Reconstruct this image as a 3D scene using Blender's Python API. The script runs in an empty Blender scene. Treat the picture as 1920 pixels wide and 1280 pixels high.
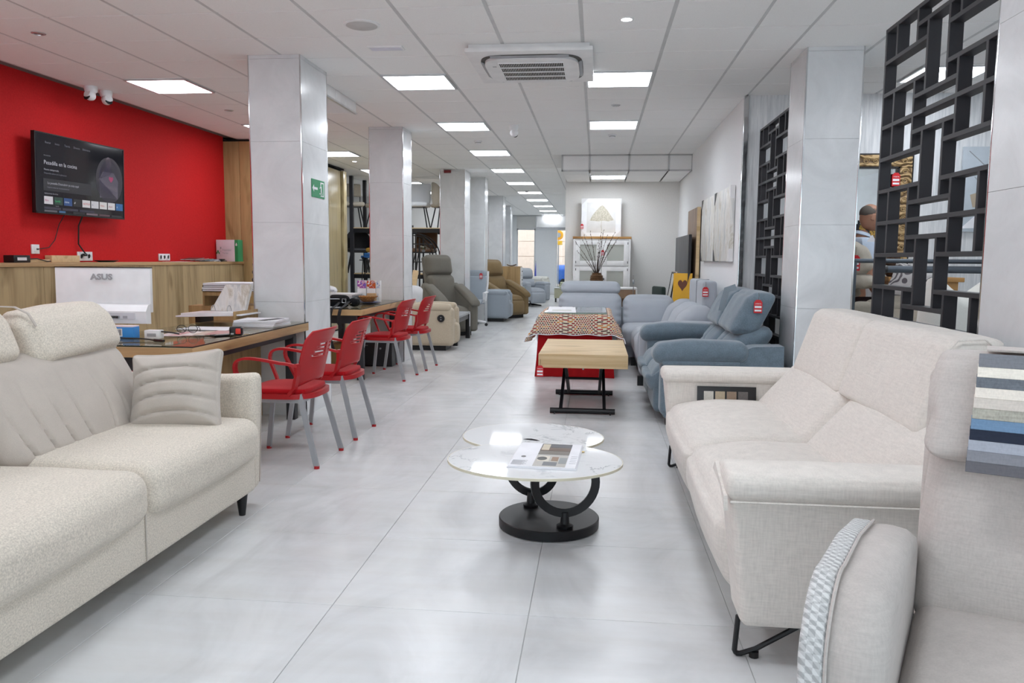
import bpy, bmesh, math, random
import numpy as np
from mathutils import Vector, Matrix, Euler
random.seed(4); rng = np.random.RandomState(7)
S = bpy.context.scene; COL = S.collection
R = math.radians; PI = math.pi

# ---------------------------------------------------------------- camera, world, exposure
def camera():
    f, p, y, r = 1471.67, -.1051, -.1057, .0079
    cy, sy, cp, sp = math.cos(y), math.sin(y), math.cos(p), math.sin(p)
    fwd = Vector((sy*cp, cy*cp, sp)); rt = Vector((cy, -sy, 0)); up = rt.cross(fwd)
    rt2 = math.cos(r)*rt + math.sin(r)*up; up2 = -math.sin(r)*rt + math.cos(r)*up
    cd = bpy.data.cameras.new('camera'); c = bpy.data.objects.new('camera', cd); COL.objects.link(c)
    m = Matrix((rt2, up2, -fwd)).transposed().to_4x4(); m.translation = (0, 0, 1.31)
    c.matrix_world = m; cd.sensor_width = 36; cd.lens = 36*f/1920; cd.clip_start = .05; cd.clip_end = 200
    S.camera = c
camera()
W = bpy.data.worlds.new('world'); S.world = W; W.use_nodes = True
wn = W.node_tree.nodes; bg = wn['Background']
bg.inputs[0].default_value = (.80, .90, 1.0, 1); bg.inputs[1].default_value = 2.8
PANEL = 14.6            # strength of the LED ceiling panels
S.view_settings.view_transform = 'Standard'; S.view_settings.look = 'None'
S.view_settings.exposure = .35; S.view_settings.gamma = 1; S.view_settings.use_curve_mapping = False
try:
    S.cycles.use_denoising = True; S.cycles.denoiser = 'OPENIMAGEDENOISE'
    S.cycles.max_bounces = 9; S.cycles.diffuse_bounces = 7; S.cycles.glossy_bounces = 4
    S.cycles.transmission_bounces = 6; S.cycles.sample_clamp_indirect = 6; S.cycles.caustics_reflective = False; S.cycles.caustics_refractive = False
except Exception: pass

# ---------------------------------------------------------------- materials
def lin(c):
    if isinstance(c, str): c = tuple(int(c[i:i+2], 16)/255 for i in (0, 2, 4))
    return tuple(x/12.92 if x <= .04045 else ((x+.055)/1.055)**2.4 for x in c) + (1,)
def sc(c, k):
    c = lin(c); return tuple(min(1, x*k) for x in c[:3]) + (1,)
_M = {}
class NT:
    def __init__(s, name):
        s.m = bpy.data.materials.new(name); s.m.use_nodes = True; s.t = s.m.node_tree; s.n = s.t.nodes; s.b = s.n['Principled BSDF']
    def node(s, t, **k):
        n = s.n.new(t)
        for a, v in k.items():
            if a.startswith('i_'):
                key = a[2:]; n.inputs[int(key) if key.isdigit() else key.replace('_', ' ')].default_value = v
            else: setattr(n, a, v)
        return n
    def link(s, a, b): s.t.links.new(a, b)
    def coords(s, scale=(1, 1, 1), rot=(0, 0, 0), world=False):
        mp = s.node('ShaderNodeMapping'); mp.inputs['Scale'].default_value = scale; mp.inputs['Rotation'].default_value = rot
        if world: g = s.node('ShaderNodeNewGeometry'); s.link(g.outputs['Position'], mp.inputs[0])
        else: g = s.node('ShaderNodeTexCoord'); s.link(g.outputs['Object'], mp.inputs[0])
        return mp.outputs[0]
    def noise(s, vec, scale, detail=3, rough=.55, dist=0):
        n = s.node('ShaderNodeTexNoise', i_Scale=scale, i_Detail=detail, i_Roughness=rough, i_Distortion=dist); s.link(vec, n.inputs['Vector']); return n.outputs[0]
    def ramp(s, fac, stops):
        n = s.node('ShaderNodeValToRGB'); e = n.color_ramp.elements
        while len(e) < len(stops): e.new(.5)
        for el, (p, c) in zip(e, stops): el.position = p; el.color = c
        s.link(fac, n.inputs[0]); return n.outputs[0]
    def mix(s, a, b, fac, mode='MIX'):
        n = s.node('ShaderNodeMixRGB', blend_type=mode)
        for i, v in ((0, fac), (1, a), (2, b)):
            if isinstance(v, (int, float, tuple)): n.inputs[i].default_value = v
            else: s.link(v, n.inputs[i])
        return n.outputs[0]
    def color(s, v):
        if isinstance(v, tuple): s.b.inputs['Base Color'].default_value = v
        else: s.link(v, s.b.inputs['Base Color'])
    def bump(s, h, strength=.2, dist=.002):
        n = s.node('ShaderNodeBump', i_Strength=strength, i_Distance=dist); s.link(h, n.inputs['Height']); s.link(n.outputs[0], s.b.inputs['Normal'])
    def set(s, rough=.5, metal=0, spec=.5, **k):
        s.b.inputs['Roughness'].default_value = rough; s.b.inputs['Metallic'].default_value = metal; s.b.inputs['Specular IOR Level'].default_value = spec
        for a, v in k.items(): s.b.inputs[a.replace('_', ' ')].default_value = v
        return s
def plain(name, c, rough=.5, metal=0, spec=.5, **k):
    key = ('p', name)
    if key not in _M:
        s = NT(name); s.color(lin(c)); s.set(rough, metal, spec, **k); _M[key] = s.m
        v = s.noise(s.coords(), 8, 2); s.link(s.ramp(v, [(.3, sc(c, .94)), (.7, sc(c, 1.04))]), s.b.inputs['Base Color'])
    return _M[key]
def fabric(name, c, speck=.12, scale=260, cloud=.06, weave=False, rough=.95, bump=.35, sheen=.15, cs=6):
    s = NT(name); v = s.coords()
    a = s.noise(v, scale, 2)
    if weave:
        b1 = s.noise(s.coords((1, 1, .12)), scale*1.1, 2); b2 = s.noise(s.coords((.12, .12, 1)), scale*1.1, 2)
        a = s.mix(b1, b2, .5)
    col = s.ramp(a, [(.34, sc(c, 1-speck)), (.52, lin(c)), (.68, sc(c, 1+speck*.8))])
    cl = s.noise(v, cs, 3); col = s.mix(col, s.ramp(cl, [(.35, (1-cloud,)*3+(1,)), (.65, (1, 1, 1, 1))]), 1., 'MULTIPLY')
    s.color(col); s.bump(a, bump, .002); s.set(rough, 0, .15, Sheen_Weight=sheen); return s.m
def wood(name, c1, c2, axis='z', rough=.45, k=1., freq=1.):
    s = NT(name); st = {'x': (.06, 1, 1), 'y': (1, .06, 1), 'z': (1, 1, .06)}[axis]
    v = s.coords(tuple(q*freq for q in st))
    g = s.noise(v, 26*k, 6, .62, .6); g2 = s.noise(v, 5*k, 3, .5, 1.2); kn = s.noise(s.coords(tuple(.25 if q < 1 else 1 for q in st)), 5, 2, .5, .8)
    m = s.mix(g, g2, .5); col = s.ramp(m, [(.32, lin(c2)), (.48, sc(c1, .92)), (.62, sc(c1, 1.08))])
    col = s.mix(col, s.ramp(kn, [(.30, (.62, .58, .52, 1)), (.40, (1, 1, 1, 1))]), 1., 'MULTIPLY')
    s.color(col); s.bump(g, .06, .001); s.set(rough, 0, .35); return s.m
def emit(name, c, k):
    key = ('e', name)
    if key not in _M:
        s = NT(name); s.color((.02, .02, .02, 1)); s.b.inputs['Emission Color'].default_value = lin(c); s.b.inputs['Emission Strength'].default_value = k; _M[key] = s.m
    return _M[key]
def glass(name, c='ffffff', rough=0, ior=1.45):
    s = NT(name); s.color(lin(c)); s.set(rough, 0, .5, Transmission_Weight=1., IOR=ior); return s.m
def thin_glass(name, tint='e8f2ee', refl=.1):
    s = NT(name); out = s.n['Material Output']; tr = s.node('ShaderNodeBsdfTransparent'); tr.inputs[0].default_value = lin(tint)
    gl = s.node('ShaderNodeBsdfGlossy', i_Roughness=.02); lw = s.node('ShaderNodeLayerWeight', i_Blend=.5); pw = s.node('ShaderNodeMath', operation='POWER'); s.link(lw.outputs['Facing'], pw.inputs[0]); pw.inputs[1].default_value = 4.5; fr = s.node('ShaderNodeMath', operation='MULTIPLY_ADD'); s.link(pw.outputs[0], fr.inputs[0]); fr.inputs[1].default_value = .75; fr.inputs[2].default_value = .04; mx = s.node('ShaderNodeMixShader')
    s.link(fr.outputs[0], mx.inputs[0]); s.link(tr.outputs[0], mx.inputs[1]); s.link(gl.outputs[0], mx.inputs[2]); s.link(mx.outputs[0], out.inputs[0]); return s.m

def hazy(name, c, k):
    s = NT(name); out = s.n['Material Output']; tr = s.node('ShaderNodeBsdfTransparent'); mx = s.node('ShaderNodeMixShader', i_0=k); s.color(lin(c)); s.set(.2, 0, .5)
    s.link(tr.outputs[0], mx.inputs[1]); s.link(s.b.outputs[0], mx.inputs[2]); s.link(mx.outputs[0], out.inputs[0]); return s.m
M = {}
def build_materials():
    # floor tiles: pale porcelain with soft clouds, each tile a little different
    s = NT('floor_tile'); v = s.coords((1, .45, 1), world=True); oi = s.node('ShaderNodeObjectInfo')
    a = s.noise(v, 2.2, 5, .6, .8); b = s.noise(s.coords((.5, 3, 1), world=True), 3, 5, .6)
    col = s.ramp(a, [(.3, lin('c2c3c4')), (.5, lin('d2d3d4')), (.72, lin('dcdddd'))])
    col = s.mix(col, s.ramp(b, [(.35, (.955, .945, .93, 1)), (.6, (1, 1, 1, 1))]), 1., 'MULTIPLY')
    col = s.mix(col, s.ramp(oi.outputs['Random'], [(0, (.97, .97, .97, 1)), (1, (1, 1, 1, 1))]), 1., 'MULTIPLY')
    s.color(col); s.set(.27, 0, .5); s.bump(a, .01, .002); M['floor'] = s.m
    M['grout'] = plain('floor_grout', 'a3a4a3', .9)
    s = NT('ceiling_tile'); a = s.noise(s.coords(world=True), 220, 2); s.color(s.ramp(a, [(.3, lin('ebebea')), (.6, lin('f1f1f0'))])); s.set(.95, 0, .1); s.bump(a, .05, .001); M['tile'] = s.m
    M['tbar'] = plain('ceiling_bar', 'c6c7c7', .5, 0, .4); M['tback'] = plain('ceiling_back', '6e6c6a', .9)
    s = NT('red_paint'); a = s.noise(s.coords(), 70, 4); s.color(s.ramp(a, [(.3, lin('c3181c')), (.7, lin('cf2023'))])); s.bump(a, .25, .003); s.set(.75, 0, .25); M['redwall'] = s.m
    s = NT('white_paint'); a = s.noise(s.coords(), 60, 4); s.color(s.ramp(a, [(.3, lin('e6e8ea')), (.7, lin('ebedef'))])); s.bump(a, .06, .002); s.set(.85, 0, .2); M['white'] = s.m
    s = NT('cream_paint'); a = s.noise(s.coords(), 60, 4); s.color(s.ramp(a, [(.3, lin('d8d7d4')), (.7, lin('dfdedb'))])); s.bump(a, .06, .002); s.set(.85, 0, .2); M['cream'] = s.m
    s = NT('streaked_wallpaper'); a = s.noise(s.coords((1, 1, .06), world=True), 45, 4, .65); b = s.noise(s.coords((1, 1, .3), world=True), 5, 3)
    s.color(s.mix(s.ramp(a, [(.3, lin('c3c6c9')), (.5, lin('d6d8da')), (.7, lin('e6e7e8'))]), s.ramp(b, [(.3, (.9, .9, .9, 1)), (.7, (1, 1, 1, 1))]), 1., 'MULTIPLY')); s.bump(a, .15, .002); s.set(.6, 0, .35); M['paper'] = s.m
    s = NT('column_cladding'); a = s.noise(s.coords(world=True), 2.4, 6, .6, 1.2); b = s.noise(s.coords(world=True), 9, 6, .7, 2.)
    col = s.ramp(a, [(.3, lin('ced0d2')), (.55, lin('d8dadc')), (.75, lin('e0e1e3'))]); col = s.mix(col, s.ramp(b, [(.49, (1, 1, 1, 1)), (.5, (.94, .93, .92, 1)), (.51, (1, 1, 1, 1))]), .7, 'MULTIPLY')
    s.color(col); s.set(.22, 0, .5); M['clad'] = s.m
    M['joint'] = plain('cladding_joint', 'c8c9ca', .8)
    M['chrome'] = plain('chrome', 'd6d8da', .12, 1); M['steel'] = plain('satin_steel', 'a9abae', .32, 1); M['alu'] = plain('grey_painted_metal', 'a3a6aa', .4, .25)
    M['black'] = plain('black_metal', '17171a', .42, .1, .45); M['blackp'] = plain('black_plastic', '141416', .35); M['charcoal'] = plain('charcoal_paint', '2c2b2f', .5, 0, .4)
    M['whitep'] = plain('white_plastic', 'e4e5e7', .35); M['whitel'] = plain('white_lacquer', 'e6e6e6', .4); M['greyp'] = plain('grey_plastic', '9c9ea2', .45)
    M['dark'] = plain('dark_void', '1a1918', .9); M['paperw'] = plain('white_sheet', 'e6e6ea', .7); M['red'] = plain('red_plastic', 'a8151c', .38, 0, .45)
    M['redf'] = fabric('red_seat_fabric', 'ad101a', .08, 300); M['redcloth'] = fabric('red_cloth', '9c0f15', .08, 240)
    M['tagred'] = plain('tag_red', 'c41722', .5); M['cord'] = plain('cord_black', '1b1a1a', .6); M['string'] = plain('brown_string', '5b4636', .9)
    M['oak_v'] = wood('oak_boards', 'b39c75', '7f6a46', 'z'); M['oak_y'] = wood('oak_desk', 'bf9d72', '9a7a50', 'y'); M['oak_x'] = wood('oak_desk_cross', 'bf9d72', '9a7a50', 'x')
    M['oak_light'] = wood('pale_oak', 'd6bc93', 'b59668', 'x', .5, .7); M['oak_panel'] = wood('oak_tall', 'b39467', '8a6c43', 'z', .5, .6); M['walnut'] = wood('walnut_board', '9b8069', '7a6150', 'z'); M['darkwood'] = wood('dark_board', '56565a', '434347', 'z')
    M['oak_door'] = wood('oak_sliding_door', 'c3b288', '9c8a5e', 'z', .28, .6); M['pine'] = wood('pine_top', 'b98c55', '94683a', 'x')
    M['boucle'] = fabric('cream_boucle', 'd3cabd', .17, 170, .03); M['velvet'] = fabric('grey_beige_velvet', 'bab1a8', .04, 300, .07, cs=9, sheen=.3); M['linen'] = fabric('ivory_linen', 'dbd5ce', .10, 150, .03, True)
    M['greige'] = fabric('greige_linen', 'bfb7b2', .09, 190, .03, True); M['blue'] = fabric('slate_blue_velvet', '70808c', .10, 120, .14, cs=16, sheen=.4); M['lgrey'] = fabric('pale_grey_fabric', 'abb1b9', .04, 300, .03)
    M['olive'] = fabric('olive_grey_fabric', '6f6c64', .10, 200, .05); M['beige'] = fabric('sand_fabric', 'bfb29d', .10, 160, .04); M['brown'] = fabric('camel_leather_cloth', '85704f', .06, 200, .08, rough=.75); M['ice'] = fabric('pale_blue_grey_fabric', '9fa8b1', .05, 200, .03)
    M['taupe'] = fabric('taupe_nubuck', 'b3ab9d', .05, 120, .08); M['ivory'] = fabric('ivory_velvet', 'dddcd6', .03, 200, .03); M['offwhite'] = fabric('white_seat_fabric', 'd5d8dd', .03, 200, .02)
    # houndstooth band
    s = NT('houndstooth'); v = s.coords((1, 1, 1), (R(0), R(0), 0)); ck = s.node('ShaderNodeTexWave', bands_direction='DIAGONAL', i_Scale=30., i_Distortion=1.5); s.link(v, ck.inputs[0])
    ck2 = s.node('ShaderNodeTexChecker', i_Scale=78.); s.link(v, ck2.inputs[0]); s.color(s.mix(s.ramp(ck.outputs[1], [(.45, lin('ababab')), (.55, lin('d4d4d3'))]), s.mix(lin('a3a3a3'), lin('d8d8d7'), ck2.outputs[1]), .45)); s.set(.9, 0, .1); M['hound'] = s.m
    # white marble with grey veins
    s = NT('white_marble'); v = s.coords(); d = s.noise(v, 3.2, 6, .62, .9); e = s.noise(s.coords((1.1, 2.2, 1)), 3.1, 5, .6, 1.6)
    vein = s.ramp(d, [(.485, (1, 1, 1, 1)), (.5, (.55, .56, .58, 1)), (.515, (1, 1, 1, 1))]); cloud = s.ramp(e, [(.60, (1, 1, 1, 1)), (.76, (.60, .62, .65, 1))])
    mask = s.ramp(s.noise(v, 2.1, 2), [(.46, (0, 0, 0, 1)), (.56, (1, 1, 1, 1))]); vein = s.mix((1, 1, 1, 1), vein, mask)
    s.color(s.mix(lin('e6e7e8'), s.mix(vein, cloud, 1., 'MULTIPLY'), 1., 'MULTIPLY')); s.set(.05, 0, .55); M['marble'] = s.m
    # patterned table cloth: wavy rows of red, orange, aubergine lozenges
    s = NT('lozenge_cloth'); tc = s.node('ShaderNodeUVMap'); sep = s.node('ShaderNodeSeparateXYZ'); s.link(tc.outputs[0], sep.inputs[0])
    def mth(op, a, b=None):
        n = s.node('ShaderNodeMath', operation=op)
        for i, q in enumerate((a, b)):
            if q is None: continue
            if isinstance(q, (int, float)): n.inputs[i].default_value = q
            else: s.link(q, n.inputs[i])
        return n.outputs[0]
    x = mth('MULTIPLY', sep.outputs[0], 34.); x = mth('ADD', x, mth('MULTIPLY', mth('SINE', mth('MULTIPLY', sep.outputs[0], 22.)), 1.1)); y = mth('MULTIPLY', sep.outputs[1], 84.)
    row = mth('FLOOR', y); x2 = mth('ADD', x, mth('MULTIPLY', mth('MODULO', row, 2.), .5)); fx = mth('FRACT', x2); fy = mth('FRACT', y)
    inx = mth('LESS_THAN', mth('ABSOLUTE', mth('SUBTRACT', fx, .5)), .33); iny = mth('LESS_THAN', mth('ABSOLUTE', mth('SUBTRACT', fy, .5)), .30); dot = mth('MULTIPLY', inx, iny)
    cmb = s.node('ShaderNodeCombineXYZ'); s.link(mth('FLOOR', x2), cmb.inputs[0]); s.link(row, cmb.inputs[1]); wnz = s.node('ShaderNodeTexWhiteNoise', noise_dimensions='2D'); s.link(cmb.outputs[0], wnz.inputs['Vector'])
    cr = s.ramp(wnz.outputs[0], [(0, lin('8c1220')), (.4, lin('4a1d2a')), (.6, lin('c8742a')), (.8, lin('9c1a22'))]); s.n[-1].color_ramp.interpolation = 'CONSTANT'
    for n in s.n:
        if n.type == 'VALTORGB': n.color_ramp.interpolation = 'CONSTANT'
    s.color(s.mix(lin('d9cfba'), cr, dot)); s.set(.9, 0, .1); M['lozenge'] = s.m
    # carved gilt frame
    s = NT('carved_frame'); a = s.node('ShaderNodeTexWave', wave_type='RINGS', i_Scale=4.5, i_Distortion=14., i_Detail=2., i_Detail_Scale=1.2); s.link(s.coords(), a.inputs[0])
    s.color(s.ramp(a.outputs[1], [(.05, lin('5b452b')), (.3, lin('9c8058')), (.8, lin('b79b70'))])); s.bump(a.outputs[1], .9, .02); s.set(.5, .1, .4); M['carved'] = s.m
    M['mirror'] = plain('mirror_glass', 'f0f2f2', .01, 1)
    s = NT('damask'); a = s.node('ShaderNodeTexWave', wave_type='RINGS', i_Scale=9., i_Distortion=12., i_Detail=1.); s.link(s.coords(), a.inputs[0]); s.color(s.ramp(a.outputs[1], [(.4, lin('6a6468')), (.5, lin('c9c5c4'))])); s.set(.9); M['damask'] = s.m
    s = NT('canvas_art'); a = s.noise(s.coords((1, 1, .35)), 9, 5, .65, .7); s.color(s.ramp(a, [(.3, lin('a9b0b2')), (.5, lin('e4e3df')), (.62, lin('bdb7a8')), (.75, lin('ecece9'))])); s.bump(a, .3, .004); s.set(.35, 0, .5); M['canvas'] = s.m
    M['skin'] = plain('skin', 'a87a62', .55); M['hair'] = plain('grey_hair', '5b544e', .8); M['shirt'] = fabric('pale_blue_shirt', 'bcc8d8', .03, 200, .03); M['trouser'] = fabric('dark_trousers', '3a2a2c', .05, 200)
    M['glass'] = thin_glass('clear_glass', 'f6f8f7'); M['greenglass'] = thin_glass('desk_glass', 'f5f9f6'); M['film'] = thin_glass('plastic_film', 'f4f4f4'); M['haze'] = hazy('hazy_pane', 'cfd1c9', .5)
    M['wicker'] = fabric('wicker', 'a5713c', .35, 60, .1, rough=.7); M['frost'] = plain('cabinet_pane', 'b7bab2', .25)
    M['silver'] = plain('silver_edge', 'cfd1d3', .3, .8); M['ring'] = M['black']
    M['led'] = emit('led_panel', 'f3f8ff', PANEL); M['ledspot'] = emit('led_spot', 'f2f2ff', 60)
build_materials()

# ---------------------------------------------------------------- geometry helpers (all return (verts, faces))
def box(cx, cy, cz, sx, sy, sz):
    v = [(cx+a*sx/2, cy+b*sy/2, cz+c*sz/2) for a in (-1, 1) for b in (-1, 1) for c in (-1, 1)]
    return v, [(0, 1, 3, 2), (4, 6, 7, 5), (0, 4, 5, 1), (2, 3, 7, 6), (0, 2, 6, 4), (1, 5, 7, 3)]
def bx(x0, x1, y0, y1, z0, z1): return box((x0+x1)/2, (y0+y1)/2, (z0+z1)/2, x1-x0, y1-y0, z1-z0)
def bbox(x0, x1, y0, y1, z0, z1, b=.004, seg=2):
    bm = bmesh.new(); bmesh.ops.create_cube(bm, size=1)
    for v in bm.verts: v.co = Vector((x0+(v.co.x+.5)*(x1-x0), y0+(v.co.y+.5)*(y1-y0), z0+(v.co.z+.5)*(z1-z0)))
    b = min(b, .45*min(x1-x0, y1-y0, z1-z0)); bmesh.ops.bevel(bm, geom=bm.edges[:], offset=b, segments=seg, affect='EDGES', profile=.6)
    bm.verts.index_update(); r = [tuple(v.co) for v in bm.verts], [tuple(v.index for v in f.verts) for f in bm.faces]; bm.free(); return r
def join(*gs):
    V, F = [], []
    for v, f in gs:
        n = len(V); V += [tuple(p) for p in v]; F += [tuple(i+n for i in q) for q in f]
    return V, F
def xf(g, loc=(0, 0, 0), rot=(0, 0, 0), s=(1, 1, 1)):
    m = Matrix.Translation(loc) @ Euler(rot).to_matrix().to_4x4() @ Matrix.Diagonal((*s, 1))
    return [tuple(m @ Vector(p)) for p in g[0]], g[1]
def tube(pts, r, n=8, closed=False, flat=None):
    """sweep a round (or flat = (width, thickness) rectangle) section along points"""
    P = [Vector(p) for p in pts]; N = len(P); V, F = [], []; up = Vector((0, 0, 1)); prev = None
    for i, p in enumerate(P):
        t = (P[(i+1) % N]-P[i-1]) if closed or 0 < i < N-1 else (P[1]-P[0] if i == 0 else P[-1]-P[-2]); t.normalize()
        if prev is None:
            a = up.cross(t) if abs(t.z) < .95 else Vector((1, 0, 0)).cross(t)
        else: a = prev-t*prev.dot(t)
        a.normalize(); b = t.cross(a); prev = a
        rr = r[i] if isinstance(r, (list, tuple)) else r
        if flat: sec = [(flat[0]/2*u, flat[1]/2*w) for u, w in ((-1, -1), (1, -1), (1, 1), (-1, 1))]
        else: sec = [(rr*math.cos(2*PI*k/n), rr*math.sin(2*PI*k/n)) for k in range(n)]
        V += [tuple(p+a*u+b*w) for u, w in sec]
    m = 4 if flat else n
    for i in range(N if closed else N-1):
        for k in range(m):
            F.append((i*m+k, i*m+(k+1) % m, ((i+1) % N)*m+(k+1) % m, ((i+1) % N)*m+k))
    if not closed: F += [tuple(range(m))[::-1], tuple((N-1)*m+k for k in range(m))]
    return V, F
def lathe(prof, n=24, c=(0, 0, 0)):
    V = [(c[0]+r*math.cos(2*PI*k/n), c[1]+r*math.sin(2*PI*k/n), c[2]+z) for r, z in prof for k in range(n)]
    F = [(i*n+k, i*n+(k+1) % n, (i+1)*n+(k+1) % n, (i+1)*n+k) for i in range(len(prof)-1) for k in range(n)]
    F += [tuple(range(n))[::-1], tuple((len(prof)-1)*n+k for k in range(n))]; return V, F
def cyl(c, r, h, n=20): return lathe([(r, 0), (r, h)], n, c)
def prism(poly, z0, z1, axis='z'):
    n = len(poly); m = {'z': lambda a, b, c: (a, b, c), 'y': lambda a, b, c: (a, c, b), 'x': lambda a, b, c: (c, a, b)}[axis]
    V = [m(a, b, z0) for a, b in poly]+[m(a, b, z1) for a, b in poly]
    return V, [tuple(range(n))[::-1], tuple(range(n, 2*n))]+[(i, (i+1) % n, n+(i+1) % n, n+i) for i in range(n)]
def pillow(sx, sy, sz, r=.05, bulge=(0, 0, 0), n=9, f=None, k=4, noise=0, seams=None):
    """a rounded, swollen block centred on the origin"""
    h = np.array([sx, sy, sz])/2; r = min(r, *(h*.98)); ax = []
    for q in h:
        e = (1-np.cos(np.linspace(0, PI/2, k+1)))*0+np.linspace(0, 1, k+1)
        ax.append(np.concatenate([-q+r*e[:-1], np.linspace(-q+r, q-r, n+1), (q-r*e[:-1])[::-1]]))
    V, F, idx = [], [], {}
    def vid(p):
        key = tuple(round(t, 6) for t in p)
        if key not in idx: idx[key] = len(V); V.append(p)
        return idx[key]
    for d in range(3):
        a, b = [(1, 2), (2, 0), (0, 1)][d]
        for s in (-1, 1):
            for i in range(len(ax[a])-1):
                for j in range(len(ax[b])-1):
                    q = []
                    for (ii, jj) in ((i, j), (i+1, j), (i+1, j+1), (i, j+1)):
                        p = [0, 0, 0]; p[d] = s*h[d]; p[a] = ax[a][ii]; p[b] = ax[b][jj]; q.append(vid(tuple(p)))
                    F.append(tuple(q) if s > 0 else tuple(q[::-1]))
    P = np.array(V); U = P/h
    inner = h-r; q = np.clip(P, -inner, inner); dv = P-q; L = np.linalg.norm(dv, axis=1, keepdims=True); P2 = q+np.where(L > 1e-9, dv/np.maximum(L, 1e-9)*r, 0)
    for d in range(3):
        a, b = [(1, 2), (2, 0), (0, 1)][d]
        P2[:, d] += bulge[d]*np.clip(P2[:, d]/h[d], -1, 1)*np.clip(1-U[:, a]**2, 0, 1)**.7*np.clip(1-U[:, b]**2, 0, 1)**.7
    if noise:
        ph = rng.rand(6)*6
        P2[:, 2] += noise*(np.sin(P2[:, 0]*19+ph[0])*np.sin(P2[:, 1]*17+ph[1])); P2[:, 1] += noise*np.sin(P2[:, 0]*23+ph[2])*np.sin(P2[:, 2]*15+ph[3])
    if f is not None: P2 = f(P2, U)
    return [tuple(p) for p in P2], F
def ellipse(a, b, n=48, c=(0, 0), e=1.): return [(c[0]+a*abs(math.cos(t))**e*(1 if math.cos(t) >= 0 else -1), c[1]+b*abs(math.sin(t))**e*(1 if math.sin(t) >= 0 else -1)) for t in [2*PI*k/n for k in range(n)]]
def arc(cx, cy, r, a0, a1, n=10): return [(cx+r*math.cos(a0+(a1-a0)*k/n), cy+r*math.sin(a0+(a1-a0)*k/n)) for k in range(n+1)]
def bez(p0, p1, p2, p3, n=12):
    out = []
    for i in range(n+1):
        t = i/n; out.append(tuple((1-t)**3*a+3*(1-t)**2*t*b+3*(1-t)*t*t*c+t**3*d for a, b, c, d in zip(p0, p1, p2, p3)))
    return out

# ---------------------------------------------------------------- object helpers
def mesh(name, g, mat, smooth=None):
    me = bpy.data.meshes.new(name); me.from_pydata([tuple(v) for v in g[0]], [], [tuple(f) for f in g[1]]); me.update()
    if mat is not None: me.materials.append(M[mat] if isinstance(mat, str) else mat)
    if smooth:
        me.polygons.foreach_set('use_smooth', [True]*len(me.polygons)); me.set_sharp_from_angle(angle=R(smooth))
    return me
def obj(name, g, mat, parent=None, smooth=40, loc=(0, 0, 0), rot=(0, 0, 0), me=None):
    o = bpy.data.objects.new(name, me or mesh(name, g, mat, smooth)); COL.objects.link(o)
    o.location = loc; o.rotation_euler = rot
    if parent: o.parent = parent
    return o
def tag(o, label, cat, group=None):
    o['label'] = label; o['category'] = cat
    if group: o['group'] = group
    return o
def thing(name, label, cat, loc=(0, 0, 0), rz=0, group=None):
    o = bpy.data.objects.new(name, None); COL.objects.link(o); o.location = loc; o.rotation_euler = (0, 0, rz); o.empty_display_size = .1
    return tag(o, label, cat, group)
def struct(name, g, mat, parent=None, smooth=None):
    o = obj(name, g, mat, parent, smooth)
    if parent is None: o['kind'] = 'structure'
    return o
def dup(root, label, loc=None, rz=None):
    r = root.copy(); COL.objects.link(r); r['label'] = label
    if loc is not None: r.location = loc
    if rz is not None: r.rotation_euler = (0, 0, rz)
    for ch in list(root.children):
        c = ch.copy(); COL.objects.link(c); c.parent = r
        for g in list(ch.children):
            d = g.copy(); COL.objects.link(d); d.parent = c
    return r
def lettering(body, size, mat, parent, loc, rot, name='lettering', align='LEFT', ext=.0004, sx=1., bold=0):
    cu = bpy.data.curves.new(name, 'FONT'); cu.body = body; cu.size = size; cu.align_x = align; cu.extrude = ext; cu.resolution_u = 2; cu.offset = bold
    t = bpy.data.objects.new(name, cu); COL.objects.link(t); bpy.context.view_layer.update()
    me = bpy.data.meshes.new_from_object(t.evaluated_get(bpy.context.evaluated_depsgraph_get())); bpy.data.objects.remove(t)
    me.materials.clear(); me.materials.append(M[mat] if isinstance(mat, str) else mat)
    o = obj(name, None, None, parent, me=me, loc=loc, rot=rot); o.scale = (sx, 1, 1); return o
ORD = 'first second third fourth fifth sixth seventh eighth ninth tenth eleventh twelfth thirteenth'.split()
CE = 2.907

# ================================================================ THE ROOM
GX, GY = -.7307, 5.1431          # ceiling grid origin
FARY = 29.2
def in_view(x, y, z=0):
    a = math.atan2(x, max(y, .01))-.1057*-1*-1
    return y > .3 and -.62 < math.atan2(x, y)-(-.1057) < .62 or (abs(x) < 3 and y > 1 and abs(math.atan2(x, y)+.1057) < .7)
def build_floor():
    fl = struct('floor', bx(-6.8, 5.2, -2.7, FARY+.1, -.12, -.003), 'grout')
    fx, fy, fs = -.9697, 3.5136, .745; g = .0025
    base = bbox(g/2, fs-g/2, g/2, fs-g/2, -.012, 0, .0012, 1); me = mesh('floor_tile', base, 'floor')
    cells = [(i, j) for i in range(-8, 9) for j in range(-8, 35) if -6.8 < fx+fs*i < 4.6 and fy+fs*j < FARY-.5]
    cells.sort(key=lambda c: (0 if in_view(fx+fs*(c[0]+.5), fy+fs*(c[1]+.5)) else 50)+math.hypot(fx+fs*(c[0]+.5), fy+fs*(c[1]+.5)))
    rest = []
    for n, (i, j) in enumerate(cells):
        if n < 290: obj('floor_tile', None, None, fl, loc=(fx+fs*i, fy+fs*j, 0), me=me)
        else: rest.append(xf(base, (fx+fs*i, fy+fs*j, 0)))
    obj('distant_floor_tiles', join(*rest), 'floor', fl, smooth=None)['kind'] = 'stuff'
build_floor()

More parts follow.
